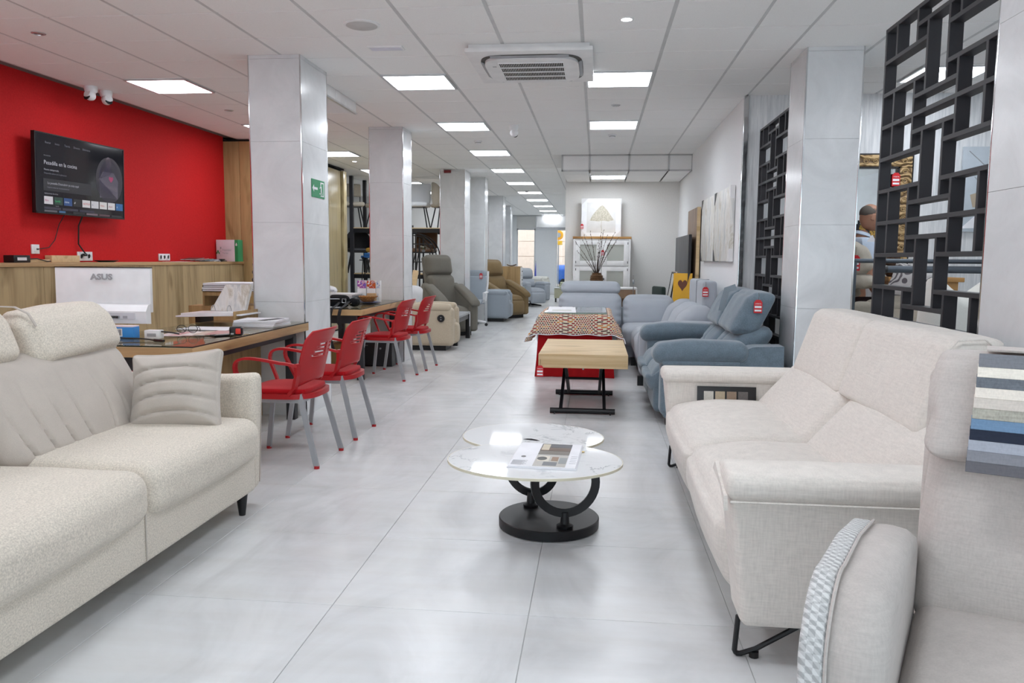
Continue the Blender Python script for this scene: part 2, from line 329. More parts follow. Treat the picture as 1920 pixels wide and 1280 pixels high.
COLS = [(-2.80, -2.365, 6.205, 6.815), (-2.82, -2.39, 9.64, 10.09), (-2.85, -2.39, 14.24, 14.84), (-2.74, -2.215, 15.6, 16.0), (-2.78, -2.40, 20.2, 20.75), (-3.0, -2.62, 24.0, 24.5),
        (1.545, 1.963, 6.29, 6.79), (1.545, 2.05, 2.62, 3.36)]
def build_columns():
    for x0, x1, y0, y1 in COLS:
        c = struct('column', bx(x0+.012, x1-.012, y0+.012, y1-.012, 0, CE), 'joint')
        zs = [0]+[CE-.03-.645*k for k in (4, 3, 2, 1, 0)]; zs[1] = max(.2, zs[1]); zs.append(CE)
        for a, b in zip(zs, zs[1:]):
            if b-a < .02: continue
            for q in ((x0+.006, x1-.006, y0, y0+.012), (x0+.006, x1-.006, y1-.012, y1), (x0, x0+.012, y0+.006, y1-.006), (x1-.012, x1, y0+.006, y1-.006)):
                obj('cladding_panel', bbox(*q, a+.0006, b-.0006, .0006, 1), 'clad', c, None)
        for x in (x0, x1):
            for y in (y0, y1):
                sx = 1 if x == x0 else -1; sy = 1 if y == y0 else -1
                obj('corner_trim', bbox(*sorted((x-.002*sx, x+.009*sx)), *sorted((y-.002*sy, y+.009*sy)), 0, CE, .0015, 1), 'chrome', c, None)
build_columns()

LIGHTS = [(-2+0, j) for j in (-6, -2, 3, 7, 11, 15, 19, 23, 27, 31, 35, 39)]+[(1, j) for j in (-6, -2, 3, 7)]+[(-6, j) for j in (-6, -2, 3, 7, 11, 15, 19, 23)]
ALC = [(0, 3), (0, -1), (0, -5)]
def ceiling_light(cx, cy, z, label):
    t = thing('ceiling_light', label, 'ceiling light', (cx, cy, z), 0, 'square LED ceiling panels'); w = .292; i = .272
    fr = join(*[bx(*q, -.012, .006) for q in ((-w, w, -w, -i), (-w, w, i, w), (-w, -i, -i, i), (i, w, -i, i))])
    obj('frame', fr, 'silver', t, None); obj('diffuser', bx(-i, i, -i, i, -.006, 0), 'led', t, None)
def build_ceiling():
    cl = struct('ceiling', bx(-6.8, 5.2, -2.7, FARY+.1, CE+.03, CE+.12), 'tback')
    base = bbox(.012, .588, .006, .594, 0, .014, .003, 1); me = mesh('ceiling_tile', base, 'tile', 30)
    lit = set(LIGHTS); cells = []
    for i in range(-10, 4):
        for j in range(-12, 41):
            x, y = GX+.6*i, GY+.6*j
            if (i, j) in lit or y+.6 > FARY+.05: continue
            if y < 14.1 and x < -5.3 or y > 20.4 and x < -3.4: continue
            if y > 8.0 and x+.3 > 1.42 or y+.3 > 12.4 and x+.3 > -.4: continue
            cells.append((x, y))
    for i in range(-2, 4):
        for j in range(-12, 5):
            x, y = 2.63+.6*i, GY+.6*j
            if (i, j) in ALC or x > 4.8 or y > 7.7: continue
            cells.append((x, y))
    cells.sort(key=lambda c: (0 if in_view(c[0]+.3, c[1]+.3) and c[1] > 4.3 else 60)+math.hypot(c[0]+.3, c[1]+.3)); rest = []
    for n, (x, y) in enumerate(cells):
        k = .6 if 1.0 < x < 1.1 else (.30 if y > 12.1 and -.8 < x < -.7 else 1)       # the row along the wall is cut narrower
        if n < 290: obj('ceiling_tile', None, None, cl, loc=(x, y, CE), me=me).scale = (k, 1, 1)
        else: rest.append(xf(base, (x, y, CE), s=(k, 1, 1)))
    obj('distant_ceiling_tiles', join(*rest), 'tile', cl, smooth=None)['kind'] = 'stuff'
    for i in range(-10, 5):
        x = GX+.6*i; y1 = FARY if -3.4 < x < -.5 else (12.35 if -.6 < x < 1.42 else (20.4 if x < -3.4 else 8.0)); y0 = 14 if x < -5.3 else -2.5
        if x < 1.4: obj('ceiling_bar', bx(x-.0135, x+.0135, y0, y1, CE+.0018, CE+.012), 'tbar', cl, None)
    for i in range(-1, 5): obj('ceiling_bar', bx(2.03+.6*i-.0135, 2.03+.6*i+.0135, -2.5, 8.0, CE+.0018, CE+.012), 'tbar', cl, None)
    rows = {-2: 'long row above the aisle', 1: 'short row beside the cassette unit', -6: 'row nearest the red wall'}; cnt = {}
    for i, j in LIGHTS:
        if j < 0: lb = f'square LED panel {"just" if j == -2 else "farthest"} out of view before the {rows[i]}'
        else: k = cnt[i] = cnt.get(i, -1)+1; lb = f'{ORD[k]} square LED panel in view of the {rows[i]}'
        ceiling_light(GX+.6*i+.3, GY+.6*j+.3, CE, lb)
    for k, (i, j) in enumerate(ALC): ceiling_light(2.63+.6*i+.3, GY+.6*j+.3, CE, ['square LED panel seen through the tall black lattice screen', 'square LED panel above the white wing sofa', 'square LED panel above the greige armchair'][k])
    # dropped box of tiles in front of the back wall
    so = struct('trim_1', bx(-.545, 1.42, 12.37, 14.1, 2.69, CE-.001), 'tback')
    xs = [-.55, -.13, .47, 1.07, 1.42]
    for a, b in zip(xs, xs[1:]):
        obj('soffit_tile', bbox(a+.012, b-.012, 12.352, 12.368, 2.675, CE-.012, .003, 1), 'tile', so, 30)
        for y0, y1 in ((12.36, 12.95), (12.95, 13.55), (13.55, 14.1)):
            if a == -.13 and y0 == 12.95: continue
            obj('soffit_tile', bbox(a+.012, b-.012, y0+.004, y1-.004, 2.66, 2.675, .003, 1), 'tile', so, 30)
    for x in xs: obj('soffit_bar', bx(x-.013, x+.013, 12.345, 12.372, 2.657, CE), 'tbar', so, None)
    obj('soffit_bar', bx(-.56, 1.42, 12.345, 12.37, 2.655, 2.68), 'tbar', so, None); obj('soffit_bar', bx(-.56, 1.42, 12.345, 12.37, CE-.02, CE), 'tbar', so, None)
    ceiling_light(.17, 13.25, 2.665, 'square LED panel under the dropped ceiling box by the white cabinet')
    # duct box beside the first column
    db = struct('trim_2', bx(-3.0, -2.515, 6.83, 8.13, 2.80, CE), 'white')
    for a, b in ((6.83, 7.48), (7.49, 8.125)): obj('duct_panel', bbox(-2.516, -2.506, a, b, 2.805, CE-.004, .002, 1), 'whitel', db, None)
    obj('duct_edge', bx(-2.53, -2.5, 6.83, 8.14, 2.787, 2.80), 'silver', db, None)
build_ceiling()

def build_walls():
    struct('wall_left', bx(-5.3, -5.12, -2.6, 10.5, 0, CE+.03), 'redwall')
    struct('wall_left_rear', bx(-6.8, -6.6, 14.0, 20.4, 0, CE+.03), 'white'); struct('wall_left_closet', bx(-6.8, -5.2, 10.5, 14.12, 0, CE+.03), 'white')
    struct('wall_rear_store', bx(-6.8, -3.1, 20.4, 20.6, 0, CE+.03), 'cream'); struct('wall_left_hall', bx(-3.3, -3.1, 20.6, FARY+.1, 0, CE+.03), 'white')
    struct('wall_right', bx(1.42, 1.60, 8.06, 14.1, 0, CE+.03), 'white')
    struct('wall_back', bx(-.56, 1.6, 14.1, FARY+.1, 0, CE+.03), 'cream')
    struct('wall_alcove', bx(1.435, 5.2, 8.05, 8.2, 0, CE+.03), 'paper'); struct('wall_right_front', bx(5.0, 5.2, -2.6, 8.05, 0, CE+.03), 'white')
    struct('trim_3', bbox(1.405, 1.45, 8.035, 8.075, 0, CE-.002, .003), 'chrome')
    # shop front behind the viewer: piers, lintel, glazing
    wf = struct('wall_front', join(bx(-5.3, 5.2, -2.7, -2.5, 2.55, CE+.03), bx(-5.3, 5.2, -2.7, -2.5, 0, .25), *[bx(x-.15, x+.15, -2.7, -2.5, .25, 2.55) for x in (-5.0, -2.5, 0, 2.5, 4.9)]), 'white')
    for n, (a, b) in enumerate(((-4.85, -2.65), (-2.35, -.15), (.15, 2.35), (2.65, 4.75))): struct(f'window_{n+3}', bx(a, b, -2.61, -2.60, .25, 2.55), 'glass')
    # far end: window, white pillar, shutter box, doorway
    struct('wall_far', join(bx(-3.1, -.5, FARY, FARY+.2, 2.87, CE+.03), bx(-2.25, -1.50, FARY-.06, FARY+.2, 0, 2.87), bx(-3.1, -2.95, FARY, FARY+.2, 0, 2.87)), 'white')
    struct('wall_far_header', bx(-2.95, -2.25, FARY-.03, FARY+.15, 2.42, 2.87), 'cream'); struct('wall_far_lintel', bx(-1.5, -.5, FARY, FARY+.15, 2.42, 2.87), 'cream')
    sb = thing('shutter_box', 'long white roller shutter box above the exit doorway', 'shutter box', (-1.34, FARY-.25, 2.43))
    obj('housing', bbox(-.85, .85, -.14, .18, 0, .43, .01), 'whitel', sb); obj('lip', bx(-.85, .85, -.15, -.135, 0, .03), 'greyp', sb, None)
    w = struct('window_1', bx(-2.95, -2.25, FARY+.05, FARY+.06, .1, 2.42), 'glass')
    obj('window_frame', join(bx(-2.95, -2.25, FARY+.02, FARY+.09, 2.37, 2.42), bx(-2.95, -2.25, FARY+.02, FARY+.09, .05, .12), bx(-2.30, -2.25, FARY+.02, FARY+.09, .1, 2.42), bx(-2.95, -2.91, FARY+.02, FARY+.09, .1, 2.42)), 'silver', w, None)
    d = struct('door_1', bx(-1.46, -.6, FARY+.05, FARY+.06, .05, 2.40), 'glass')
    obj('door_frame', join(bx(-1.5, -1.44, FARY-.08, FARY+.1, 0, 2.42), bx(-1.5, -.56, FARY-.02, FARY+.1, 2.36, 2.42)), 'whitel', d, None)
    struct('baseboard_far', bx(-2.25, -1.5, FARY-.075, FARY-.06, 0, .08), 'whitel')
    # street outside
    struct('street', bx(-14, 10, FARY+.2, 48, -.2, -.05), plain('pavement', '9a958c', .9))
    fa = thing('facade', 'sunlit peach building facade across the street', 'building', (-2, 38, 0)); pe = plain('peach_render', 'dcc4b4', .9)
    for k in range(9): obj('wall_band', bx(-9, 8, 0, .4, k*.72, k*.72+.70), pe, fa, None)
    obj('wall', bx(-9, 8, .05, 4, 0, 6.6), pe, fa, None)
    for x in (.9, 2.6): obj('pilaster', bx(x, x+.35, -.12, .0, 0, 6.4), pe, fa, None)
    # parked vehicles
    vb = plain('van_blue', '2458a8', .3); vw = plain('van_white', 'e9e9e8', .3); vg = plain('van_glass', '22352f', .1)
    v = thing('blue_car', 'blue car parked outside the exit doorway', 'car', (-.15, 33.2, -.05))
    obj('body', pillow(3.4, 1.6, .75, .22, (0, .04, .05)), vb, v, loc=(0, 0, .72)); obj('cabin', pillow(1.9, 1.4, .62, .25), vg, v, loc=(.1, 0, 1.26))
    for sx in (-1.05, 1.05):
        for sy in (-.72, .72): obj('wheel', xf(cyl((0, 0, -.1), .31, .2), (sx, sy, .31), (PI/2, 0, 0)), 'blackp', v)
    obj('roof', pillow(1.5, 1.3, .10, .05), vw, v, loc=(.1, 0, 1.60))
    v = thing('white_van', 'white van parked outside the far shop window', 'van', (-5.6, 34.6, -.05))
    obj('body', pillow(4.2, 1.8, 1.0, .2), vw, v, loc=(0, 0, .85)); obj('cabin', pillow(2.6, 1.7, .55, .2), vw, v, loc=(-.5, 0, 1.5))
    for sx in (-1.3, 1.3): obj('wheel', xf(cyl((0, 0, -.1), .34, .2), (sx, -.82, .34), (PI/2, 0, 0)), 'blackp', v)
    sg = thing('yellow_sign', 'round yellow and orange sign outside above the exit doorway', 'sign', (-1.47, 30.6, 2.05))
    ye = plain('sign_yellow', 'f0a51a', .5)
    obj('disc', xf(lathe([(.0, 0), (.17, 0), (.19, .03), (.17, .06), (0, .06)], 24), (0, 0, .18), (PI/2, 0, 0)), ye, sg); obj('hub', xf(cyl((0, 0, .05), .09, .03), (0, 0, .18), (PI/2, 0, 0)), 'greyp', sg)
    obj('plate', bbox(-.12, .15, -.05, 0, -.2, -.04, .01), plain('sign_amber', 'e8b21c', .5), sg); obj('post', bx(-.02, .02, 0, .06, -2.1, .2), 'steel', sg, None)
    b = thing('blue_pennant', 'narrow blue triangular banner standing behind the far white armchair', 'banner', (-2.27, 28.9, 0))
    obj('cloth', prism([(-.02, .25), (.10, .25), (.06, 1.22)], -.01, .01, 'y'), plain('pennant_blue', '5a63c8', .7), b, None); obj('pole', tube([(.09, 0, 0), (.06, 0, 1.24)], .008), 'steel', b)
build_walls()

# ================================================================ SOFAS AND COFFEE TABLE IN FRONT
def lean(dy, z0, z1):
    """deform: push y back by dy between heights z0 and z1 (reclined cushions)"""
    def f(P, U):
        t = (P[:, 2]-z0)/(z1-z0); P[:, 1] += dy*t; return P
    return f
def seam_grooves(axis, positions, depth, width=.012, front=-1):
    def f(P, U):
        m = np.clip((U[:, 1]*front), 0, 1)
        for q in positions: P[:, 1] -= front*depth*m*np.exp(-((P[:, axis]-q)/width)**2)
        return P
    return f
def left_sofa():
    # local frame: front is -y (world +x), local x = world y, origin at floor under the seat front
    t = thing('cream_sofa', 'long cream boucle sofa with quilted grey-beige back cushions, beside the desk', 'sofa', (-1.70, 2.60, 0), R(90))
    obj('base', bbox(-1.35, 1.20, .03, .95, .11, .32, .02, 3), 'boucle', t)
    for xa, xb in ((-1.06, .20), (.205, 1.20)):
        w = xb-xa
        def fr(P, U):
            P[:, 1] -= .02*np.clip(1-U[:, 0]**2, 0, 1)*np.clip(-U[:, 1], 0, 1); return P
        obj('seat_cushion', pillow(w, .78, .21, .075, (.0, .0, .022), 12, fr, noise=.0012), 'boucle', t, 60, loc=((xa+xb)/2, .375, .39))
    # welt between the two front panels
    obj('skirt_seam', tube([(.2, .027, .12), (.2, .027, .31)], .003, 6), 'velvet', t)
    # back cushions in velvet with vertical channels
    for n, (xa, xb) in enumerate(((.16, 1.19), (-1.05, .14))):
        w = xb-xa
        def fc(P, U):
            front = np.clip(-U[:, 1], 0, 1); up = np.clip(U[:, 2]*.5+.5, 0, 1)
            for q in np.linspace(-.36, .30, 7)*w/1.0:
                curve = q+.05*(1-U[:, 2]**2)*np.sign(q+.001)
                P[:, 1] += .026*front*np.clip(.9-up, 0, 1)*np.exp(-((P[:, 0]-curve)/.007)**2)
            P[:, 0] += -.05*np.clip(-U[:, 0], 0, 1)*up
            P[:, 1] += .22*(P[:, 2]+.2)/.4; return P
        obj('back_cushion', pillow(w, .17, .44, .075, (.0, .055, .0), 100, fc), 'velvet', t, 70, loc=((xa+xb)/2, .60, .665))
    obj('back_frame', pillow(2.42, .16, .72, .05, f=lean(.16, -.36, .36)), 'boucle', t, 60, loc=(.0, .86, .47))
    # head rolls
    def roll(P, U):
        e = np.clip(np.abs(U[:, 0])-.78, 0, 1)/.22
        P[:, 1] *= 1-.10*e; P[:, 2] += .006*np.sin(P[:, 2]*60+P[:, 0]*4)*e; P[:, 1] += .09*(P[:, 2])/.24; return P
    obj('headrest', pillow(.63, .19, .235, .07, (0, .03, .015), 12, roll, noise=.0015), 'boucle', t, 70, loc=(.885, .825, .945), rot=(0, R(-2), R(2)))
    obj('headrest', pillow(1.0, .17, .24, .075, (0, .02, .01), 12, roll, noise=.0015), 'boucle', t, 70, loc=(.04, .85, .965))
    obj('headrest_strap', tube([(.585, .735, 1.00), (.58, .765, 1.055), (.57, .82, 1.083), (.56, .88, 1.085), (.55, .95, 1.06)], .01, flat=(.016, .005)), 'velvet', t)
    # arm: thin upright panel, rolled top lip
    def armf(P, U):
        P[:, 1] += 0; P[:, 0] += .03*np.clip(U[:, 2], 0, 1)**2*0; up = np.clip(U[:, 2], -1, 1); P[:, 2] += .018*np.clip(-U[:, 1]-.6, 0, 1)*np.clip(up, 0, 1)*2; P[:, 1] += .03*(1-up)*.5*np.clip(-U[:, 1], 0, 1); return P
    obj('arm', pillow(.105, .86, .61, .040, (.008, 0, 0), 10, armf), 'boucle', t, 60, loc=(1.268, .455, .395))
    obj('arm', pillow(.105, .86, .61, .040, (.008, 0, 0), 10, armf), 'boucle', t, 60, loc=(-1.41, .455, .395))
    obj('arm_piping', tube([(1.318, .062, .12), (1.318, .042, .60), (1.312, .040, .68)], .004, 6), 'velvet', t)
    for x, y in ((1.12, .07), (1.12, .88), (-1.28, .07), (-1.28, .88)):
        s = 1 if x > 0 else -1
        obj('leg', xf(lathe([(.016, 0), (.030, .115)], 12), (x, y, 0), (0, 0, 0)), 'black', t)
        me = t.children[-1].data
        for v in me.vertices:
            if v.co.z < .05: v.co.x += .035*s; v.co.y += -.03 if y < .5 else .03
    # loose square cushion with curved ribs
    c = thing('throw_cushion', 'square grey-beige cushion with stitched ribs leaning in the sofa corner', 'cushion', (-2.02, 3.58, .655), 0)
    def ribs(P, U):
        front = np.clip(-U[:, 1], 0, 1); edge = np.clip(1-U[:, 0]**2, 0, 1)
        for q in (-.62, -.22, .16, .52):
            P[:, 1] += .024*front*np.exp(-((U[:, 2]-q-.16*(1-U[:, 0]**2)+.12)/.045)**2)
        k = np.maximum(np.abs(U[:, 0]), np.abs(U[:, 2])); P[:, 1] *= 1-.75*np.clip(k, 0, 1)**3
        P[:, 0] *= 1-.07*(1-U[:, 2]**2); P[:, 2] *= 1-.07*(1-U[:, 0]**2); return P
    obj('cover', pillow(.45, .16, .40, .03, (0, .04, 0), 40, ribs), 'velvet', c, 75, rot=(R(-22), R(-5), R(6)))
left_sofa()

def right_sofa():
    # front -y = world -x; local x = -(world y)
    t = thing('ivory_sofa', 'ivory linen two-seat sofa on thin black rod legs, fabric board on its far arm', 'sofa', (.46, 3.76, 0), R(-90))
    # local x: near arm at +1.29 .. +1.06, far arm at -1.06..-1.29 (world 4.82..5.05)
    obj('base', bbox(-1.08, 1.08, .04, .95, .13, .30, .03, 3), 'linen', t)
    for xa, xb in ((-1.07, .02), (.025, 1.07)):
        def fr(P, U):
            fz = np.clip(-U[:, 1], 0, 1); P[:, 2] -= .05*fz**2*np.clip(U[:, 2], 0, 1); P[:, 1] -= .015*fz*(1-U[:, 0]**2)
            P[:, 1] += .05*np.clip(-U[:, 1], 0, 1)*np.clip(-U[:, 2], 0, 1); return P
        obj('seat_cushion', pillow(xb-xa, .66, .34, .075, (0, .0, .03), 12, fr, noise=.001), 'linen', t, 60, loc=((xa+xb)/2, .31, .30))
        def fb(P, U):
            front = np.clip(-U[:, 1], 0, 1)
            P[:, 1] += .32*(P[:, 2]+.15)/.36; P[:, 2] += .03*np.clip(U[:, 2], 0, 1)*(1-U[:, 0]**2)
            return P
        obj('back_cushion', pillow(xb-xa-.01, .22, .36, .075, (0, .045, 0), 12, fb, noise=.0015), 'linen', t, 60, loc=((xa+xb)/2, .60, .58))
        xa2, xb2 = (-.93, -.08) if xa < 0 else (-.075, .86)
        def fh(P, U):
            P[:, 1] += .06*U[:, 2]; return P
        h = obj('headrest', pillow(xb2-xa2, .19, .36, .04, (.0, .012, .006), 10, fh, noise=.001), 'linen', t, 60, loc=((xa2+xb2)/2, .835, .86))
    obj('headrest_piping', tube([(.862, .74, .72), (.866, .775, .99), (.864, .81, 1.035), (.864, .90, 1.042), (.862, .95, 1.0)], .004, 6), 'linen', t)
    obj('back_frame', pillow(2.14, .14, .55, .05), 'linen', t, 60, loc=(0, .97, .42))
    for s in (-1, 1):
        def fa(P, U):
            P[:, 1] += .045*np.clip(-U[:, 1], 0, 1)*(1-U[:, 2])*.5*1.2; P[:, 0] -= s*.02*np.clip(-U[:, 2], 0, 1)*0; return P
        obj('arm', pillow(.20, 1.04, .47, .03, (.012, 0, 0), 8, fa), 'linen', t, 50, loc=(s*1.185, .49, .37))
        def ft(P, U):
            P[:, 2] += .012*(1-U[:, 0]**2)*np.clip(U[:, 2], 0, 1); return P
        cap = pillow(.25, 1.05, .075, .030, (0, 0, .004), 8, ft)
        obj('arm_cap', cap, 'linen', t, 50, loc=(s*1.19, .485, .598))
        obj('arm_seam', tube([(s*1.316, -.03, .560), (s*1.316, .99, .560)], .0035, 6), 'linen', t)
    obj('arm_fold', prism([(1.06, .60), (1.10, .635), (1.30, .575), (1.31, .53), (1.22, .585)], -.048, -.036, 'y'), 'linen', t, None)
    # bent rod legs
    for s in (-1, 1):
        x = s*1.20
        obj('leg', tube([(x, .03, .14), (x, .022, .02)]+[(x, .026+.004*k*k, .013-.004*min(k, 1)) for k in range(0, 3)]+[(x, .09, .028), (x, .36, .20)], .009, 8), 'black', t)
        obj('leg', tube([(x, .93, .14), (x, .94, .012), (x, .90, .010), (x, .66, .18)], .009, 8), 'black', t)
        obj('leg_stud', xf(cyl((0, 0, -.013), .016, .02, 12), (x, .085, .013)), 'blackp', t)
    b = thing('swatch_board', 'black board of beige and grey fabric swatches propped on the ivory sofa', 'swatch board', (.80, 4.80, .402), 0)
    rx = R(-8)
    obj('board', xf(bbox(-.175, .175, -.004, .004, 0, .148, .002), rot=(rx, 0, 0)), 'blackp', b)
    for k, c in enumerate(('c9c6bd', 'b3a58e', '93806f', '6c6765')):
        o = obj('swatch', bbox(-.135+k*.068, -.078+k*.068, -.0075, -.004, .045, .118, .001), fabric('swatch_'+c, c, .15, 300), b, rot=(rx, 0, 0))
        lettering(f'Vogue {k+1}', .011, 'paperw', b, (-.135+k*.068, -.0095, .031), (PI/2+rx, 0, 0))
    obj('swatch', bbox(-.135, .126, -.0075, -.004, .006, .022, .001), fabric('swatch_mustard', 'a87d25', .15, 300), b, rot=(rx, 0, 0))
right_sofa()

def armchair():
    t = thing('greige_armchair', 'greige linen wing armchair with houndstooth trimmed arms, fabric samples over its headrest', 'armchair', (.905, 1.56, 0), R(-25))
    obj('base', bbox(-.27, .27, -.32, .36, .10, .33, .02, 3), 'greige', t)
    def fr(P, U):
        fz = np.clip(-U[:, 1], 0, 1); P[:, 2] -= .02*fz**2*np.clip(U[:, 2], 0, 1); return P
    obj('seat_cushion', pillow(.535, .66, .17, .05, (0, .01, .03), 10, fr), 'greige', t, 60, loc=(0, -.01, .405))
    def fb(P, U):
        P[:, 1] += .17*(P[:, 2]+.2)/.46; P[:, 0] *= 1-.06*np.clip(U[:, 2], 0, 1)
        front = np.clip(-U[:, 1], 0, 1)
        for bx_, bz in ((.085, .02), (-.085, .02)): P[:, 1] += .016*front*np.exp(-((P[:, 0]-bx_)**2+(P[:, 2]-bz)**2)/.0011)
        return P
    obj('back_cushion', pillow(.54, .15, .46, .055, (0, .035, .0), 20, fb, noise=.001), 'greige', t, 60, loc=(0, .33, .66))
    def fh(P, U):
        P[:, 1] += .06*U[:, 2]; e = np.clip(np.abs(U[:, 0])-.8, 0, 1)/.2; P[:, 2] *= 1-.03*e; P[:, 0] += .005*e*np.sin(P[:, 2]*52)*np.sign(U[:, 0]); return P
    obj('headrest', pillow(.53, .15, .245, .034, (0, .02, .006), 14, fh, noise=.0015), 'greige', t, 60, loc=(0, .46, .958))
    obj('back_frame', pillow(.56, .08, .80, .03, f=lean(.22, -.4, .4)), 'greige', t, 60, loc=(0, .47, .62))
    # arms: outline seen from the side (y, z), rounded at the top front
    out = [(-.40, .09)]+[(-.395, .40), (-.375, .54)]+[(-.235+.145*math.cos(a), .578+.145*math.sin(a)) for a in np.linspace(PI*.93, PI*.42, 9)]+[(.02, .712), (.28, .67), (.36, .64), (.36, .09)]
    def slab(x0, x1, r, grow=0):
        n = len(out); cy = sum(p[0] for p in out)/n; cz = .42; V, F = [], []
        prof = [(x0, .0), (x0+r*.1, r*.55), (x0+r*.45, r*.9), (x0+r, r)]; prof = [(x, q-r) for x, q in prof]+[(x1-(x-x0), q-r) for x, q in prof[::-1]]
        for x, q in prof:
            for y, z in out:
                d = Vector((y-cy, z-cz)); d = d.normalized()*(q+grow); V.append((x, y+d.x, max(.09, z+d.y)))
        m = len(prof)
        for i in range(m-1):
            for k in range(n): F.append((i*n+k, i*n+(k+1) % n, (i+1)*n+(k+1) % n, (i+1)*n+k))
        F += [tuple(range(n))[::-1], tuple((m-1)*n+k for k in range(n))]; return V, F
    for s in (-1, 1):
        a = (-.392, -.265) if s < 0 else (.265, .392)
        obj('arm', slab(*a, .055), 'greige', t, 60)
        hx = (-.412, -.366) if s < 0 else (.366, .412)
        obj('arm_trim', slab(*hx, .012, .004), 'hound', t, 60, )
        obj('arm_piping', tube([((-.364 if s < 0 else .364), y*1.005, z+.004) for y, z in out[1:-2]], .0035, 6), 'greige', t)
    for x in (-.24, .24):
        for y in (-.28, .30): obj('leg', lathe([(.018, 0), (.022, .10)], 10, (x, y, 0)), 'black', t)
    # fabric sample book hung over the headrest
    b = thing('fabric_samples', 'fan of overlapping fabric samples hanging over the greige headrest', 'fabric samples', (.905, 1.56, 0), R(-25))
    cs = [('7c7e84', 'sample_steel'), ('e9e2d6', 'sample_cream'), ('6c7178', 'sample_tweed'), ('e6ddd2', 'sample_shell'), ('cfc6bd', 'sample_stone'), ('aaa79c', 'sample_oat'), ('6f8ba8', 'sample_sky'), ('2b3140', 'sample_navy'), ('a3a7b2', 'sample_mist'), ('84858c', 'sample_ash'), ('66656a', 'sample_slate')]
    n = len(cs)
    for k, (c, nm) in enumerate(cs):
        z0 = 1.062-.0235*k; yb = .348+(z0-.958)*.49-.008-(n-k)*.0016
        obj('sample', xf(bbox(-.165-.0012*k, .27, -.0012, .0012, 0, .034, .0008, 1), (.0, yb, z0), (R(-26), 0, 0)), fabric(nm, c, .22 if k in (2, 5) else .10, 220, .03, True), b, None)
    obj('sample_strap', xf(bbox(-.15, .26, -.01, .09, 0, .006, .002), (0, .44, 1.094)), 'greige', b)
armchair()

def marble_table():
    t = thing('marble_coffee_table', 'swivel coffee table with two oval marble tops on black rings', 'coffee table', (-.21, 3.77, 0))
    obj('base', lathe([(.236, 0), (.246, .004), (.247, .046), (.243, .05), (0, .05)], 48), 'black', t)
    for nm, (cx, cy, z, a, b) in (('upper', (-.046, -.36, .425, .388, .315)), ('lower', (-.10, .23, .395, .365, .315))):
        P = ellipse(a, b, 64, (cx, cy)); Pi = ellipse(a-.003, b-.003, 64, (cx, cy)); n = 64
        V = [(x, y, z-.012) for x, y in P]+[(x, y, z-.002) for x, y in P]+[(x, y, z) for x, y in Pi]
        F = [tuple(range(n))[::-1], tuple(range(2*n, 3*n))]+[(k*n+i, k*n+(i+1) % n, (k+1)*n+(i+1) % n, (k+1)*n+i) for k in (0, 1) for i in range(n)]
        o = obj('marble_top', (V, F), 'marble', t, 20)
        obj('top_edge', tube([(x*1., y*1., z-.0062) for x, y in ellipse(a+.0004, b+.0004, 64, (cx, cy))], .0, closed=True, flat=(.003, .011)), plain('ivory_edge', 'cfc9b4', .4), o, None)
    for cx, cy, zt, ang, rr in ((.085, -.165, .412, R(14), .146), (-.10, .13, .382, R(-18), .130)):
        zc = zt-rr; ring = [(math.cos(q)*rr*math.cos(ang), math.cos(q)*rr*math.sin(ang), zc+rr*math.sin(q)) for q in [2*PI*k/40 for k in range(40)]]
        o = obj('ring', tube([(cx+x, cy+y, z) for x, y, z in ring], .012, closed=True, flat=(.014, .040)), 'black', t, 50)
        obj('ring_foot', lathe([(.038, .05), (.040, .062), (.022, .070), (.018, zt-2*rr+.004)], 20, (cx, cy, 0)), 'black', o)
    m = thing('magazine', 'open home decor magazine lying on the upper marble top', 'magazine', (-.205, 3.455, .4255), R(-3))
    for k in range(4): obj('page_block', bbox(-.150+.003*k, .150-.002*k, -.215, .215, .0025*k, .0025*k+.0024, .0006, 1), 'paperw', m, None)
    z = .0103
    def pic(x0, x1, y0, y1, c, zz=0): obj('photo_print', bx(x0, x1, y0, y1, z+zz, z+zz+.0004), plain('print_'+c, c, .3), m, None)
    pic(-.04, .10, .0, .205, '6a6258'); pic(-.04, .10, .135, .2, '4a4a52', .0004); pic(-.04, .10, .07, .12, '5a3a26', .0004); pic(-.035, .0, .08, .19, 'c9bda6', .0008)
    pic(-.04, .10, -.205, -.005, 'b7b3ac'); pic(-.03, .02, -.12, -.03, 'd8d0c2', .0004); pic(.03, .06, -.11, -.04, '8c6e54', .0004); pic(-.0, .06, -.19, -.13, '6d6e72', .0004); pic(.065, .098, -.15, -.05, '8a8f90', .0004)
    obj('photo_print', xf(prism(ellipse(.022, .03, 20), 0, .0004), (-.012, -.075, z+.001)), plain('print_dark', '3a3836', .3), m, None)
    obj('photo_print', xf(prism(ellipse(.011, .014, 16), 0, .0004), (-.098, -.05, z)), plain('print_dark', '3a3836', .3), m, None)
    for k in range(9): obj('text_line', bx(-.135, -.07-.01*(k % 3), -.12-.009*k, -.117-.009*k, z, z+.0003), 'greyp', m, None)
    for k in range(5): obj('text_line', bx(.112, .14, -.02-.03*k, -.016-.03*k, z, z+.0003), 'greyp', m, None)
    obj('bookmark', bx(.15, .162, .10, .115, .004, .0045), plain('tab_yellow', 'e3c04a', .5), m, None)
marble_table()

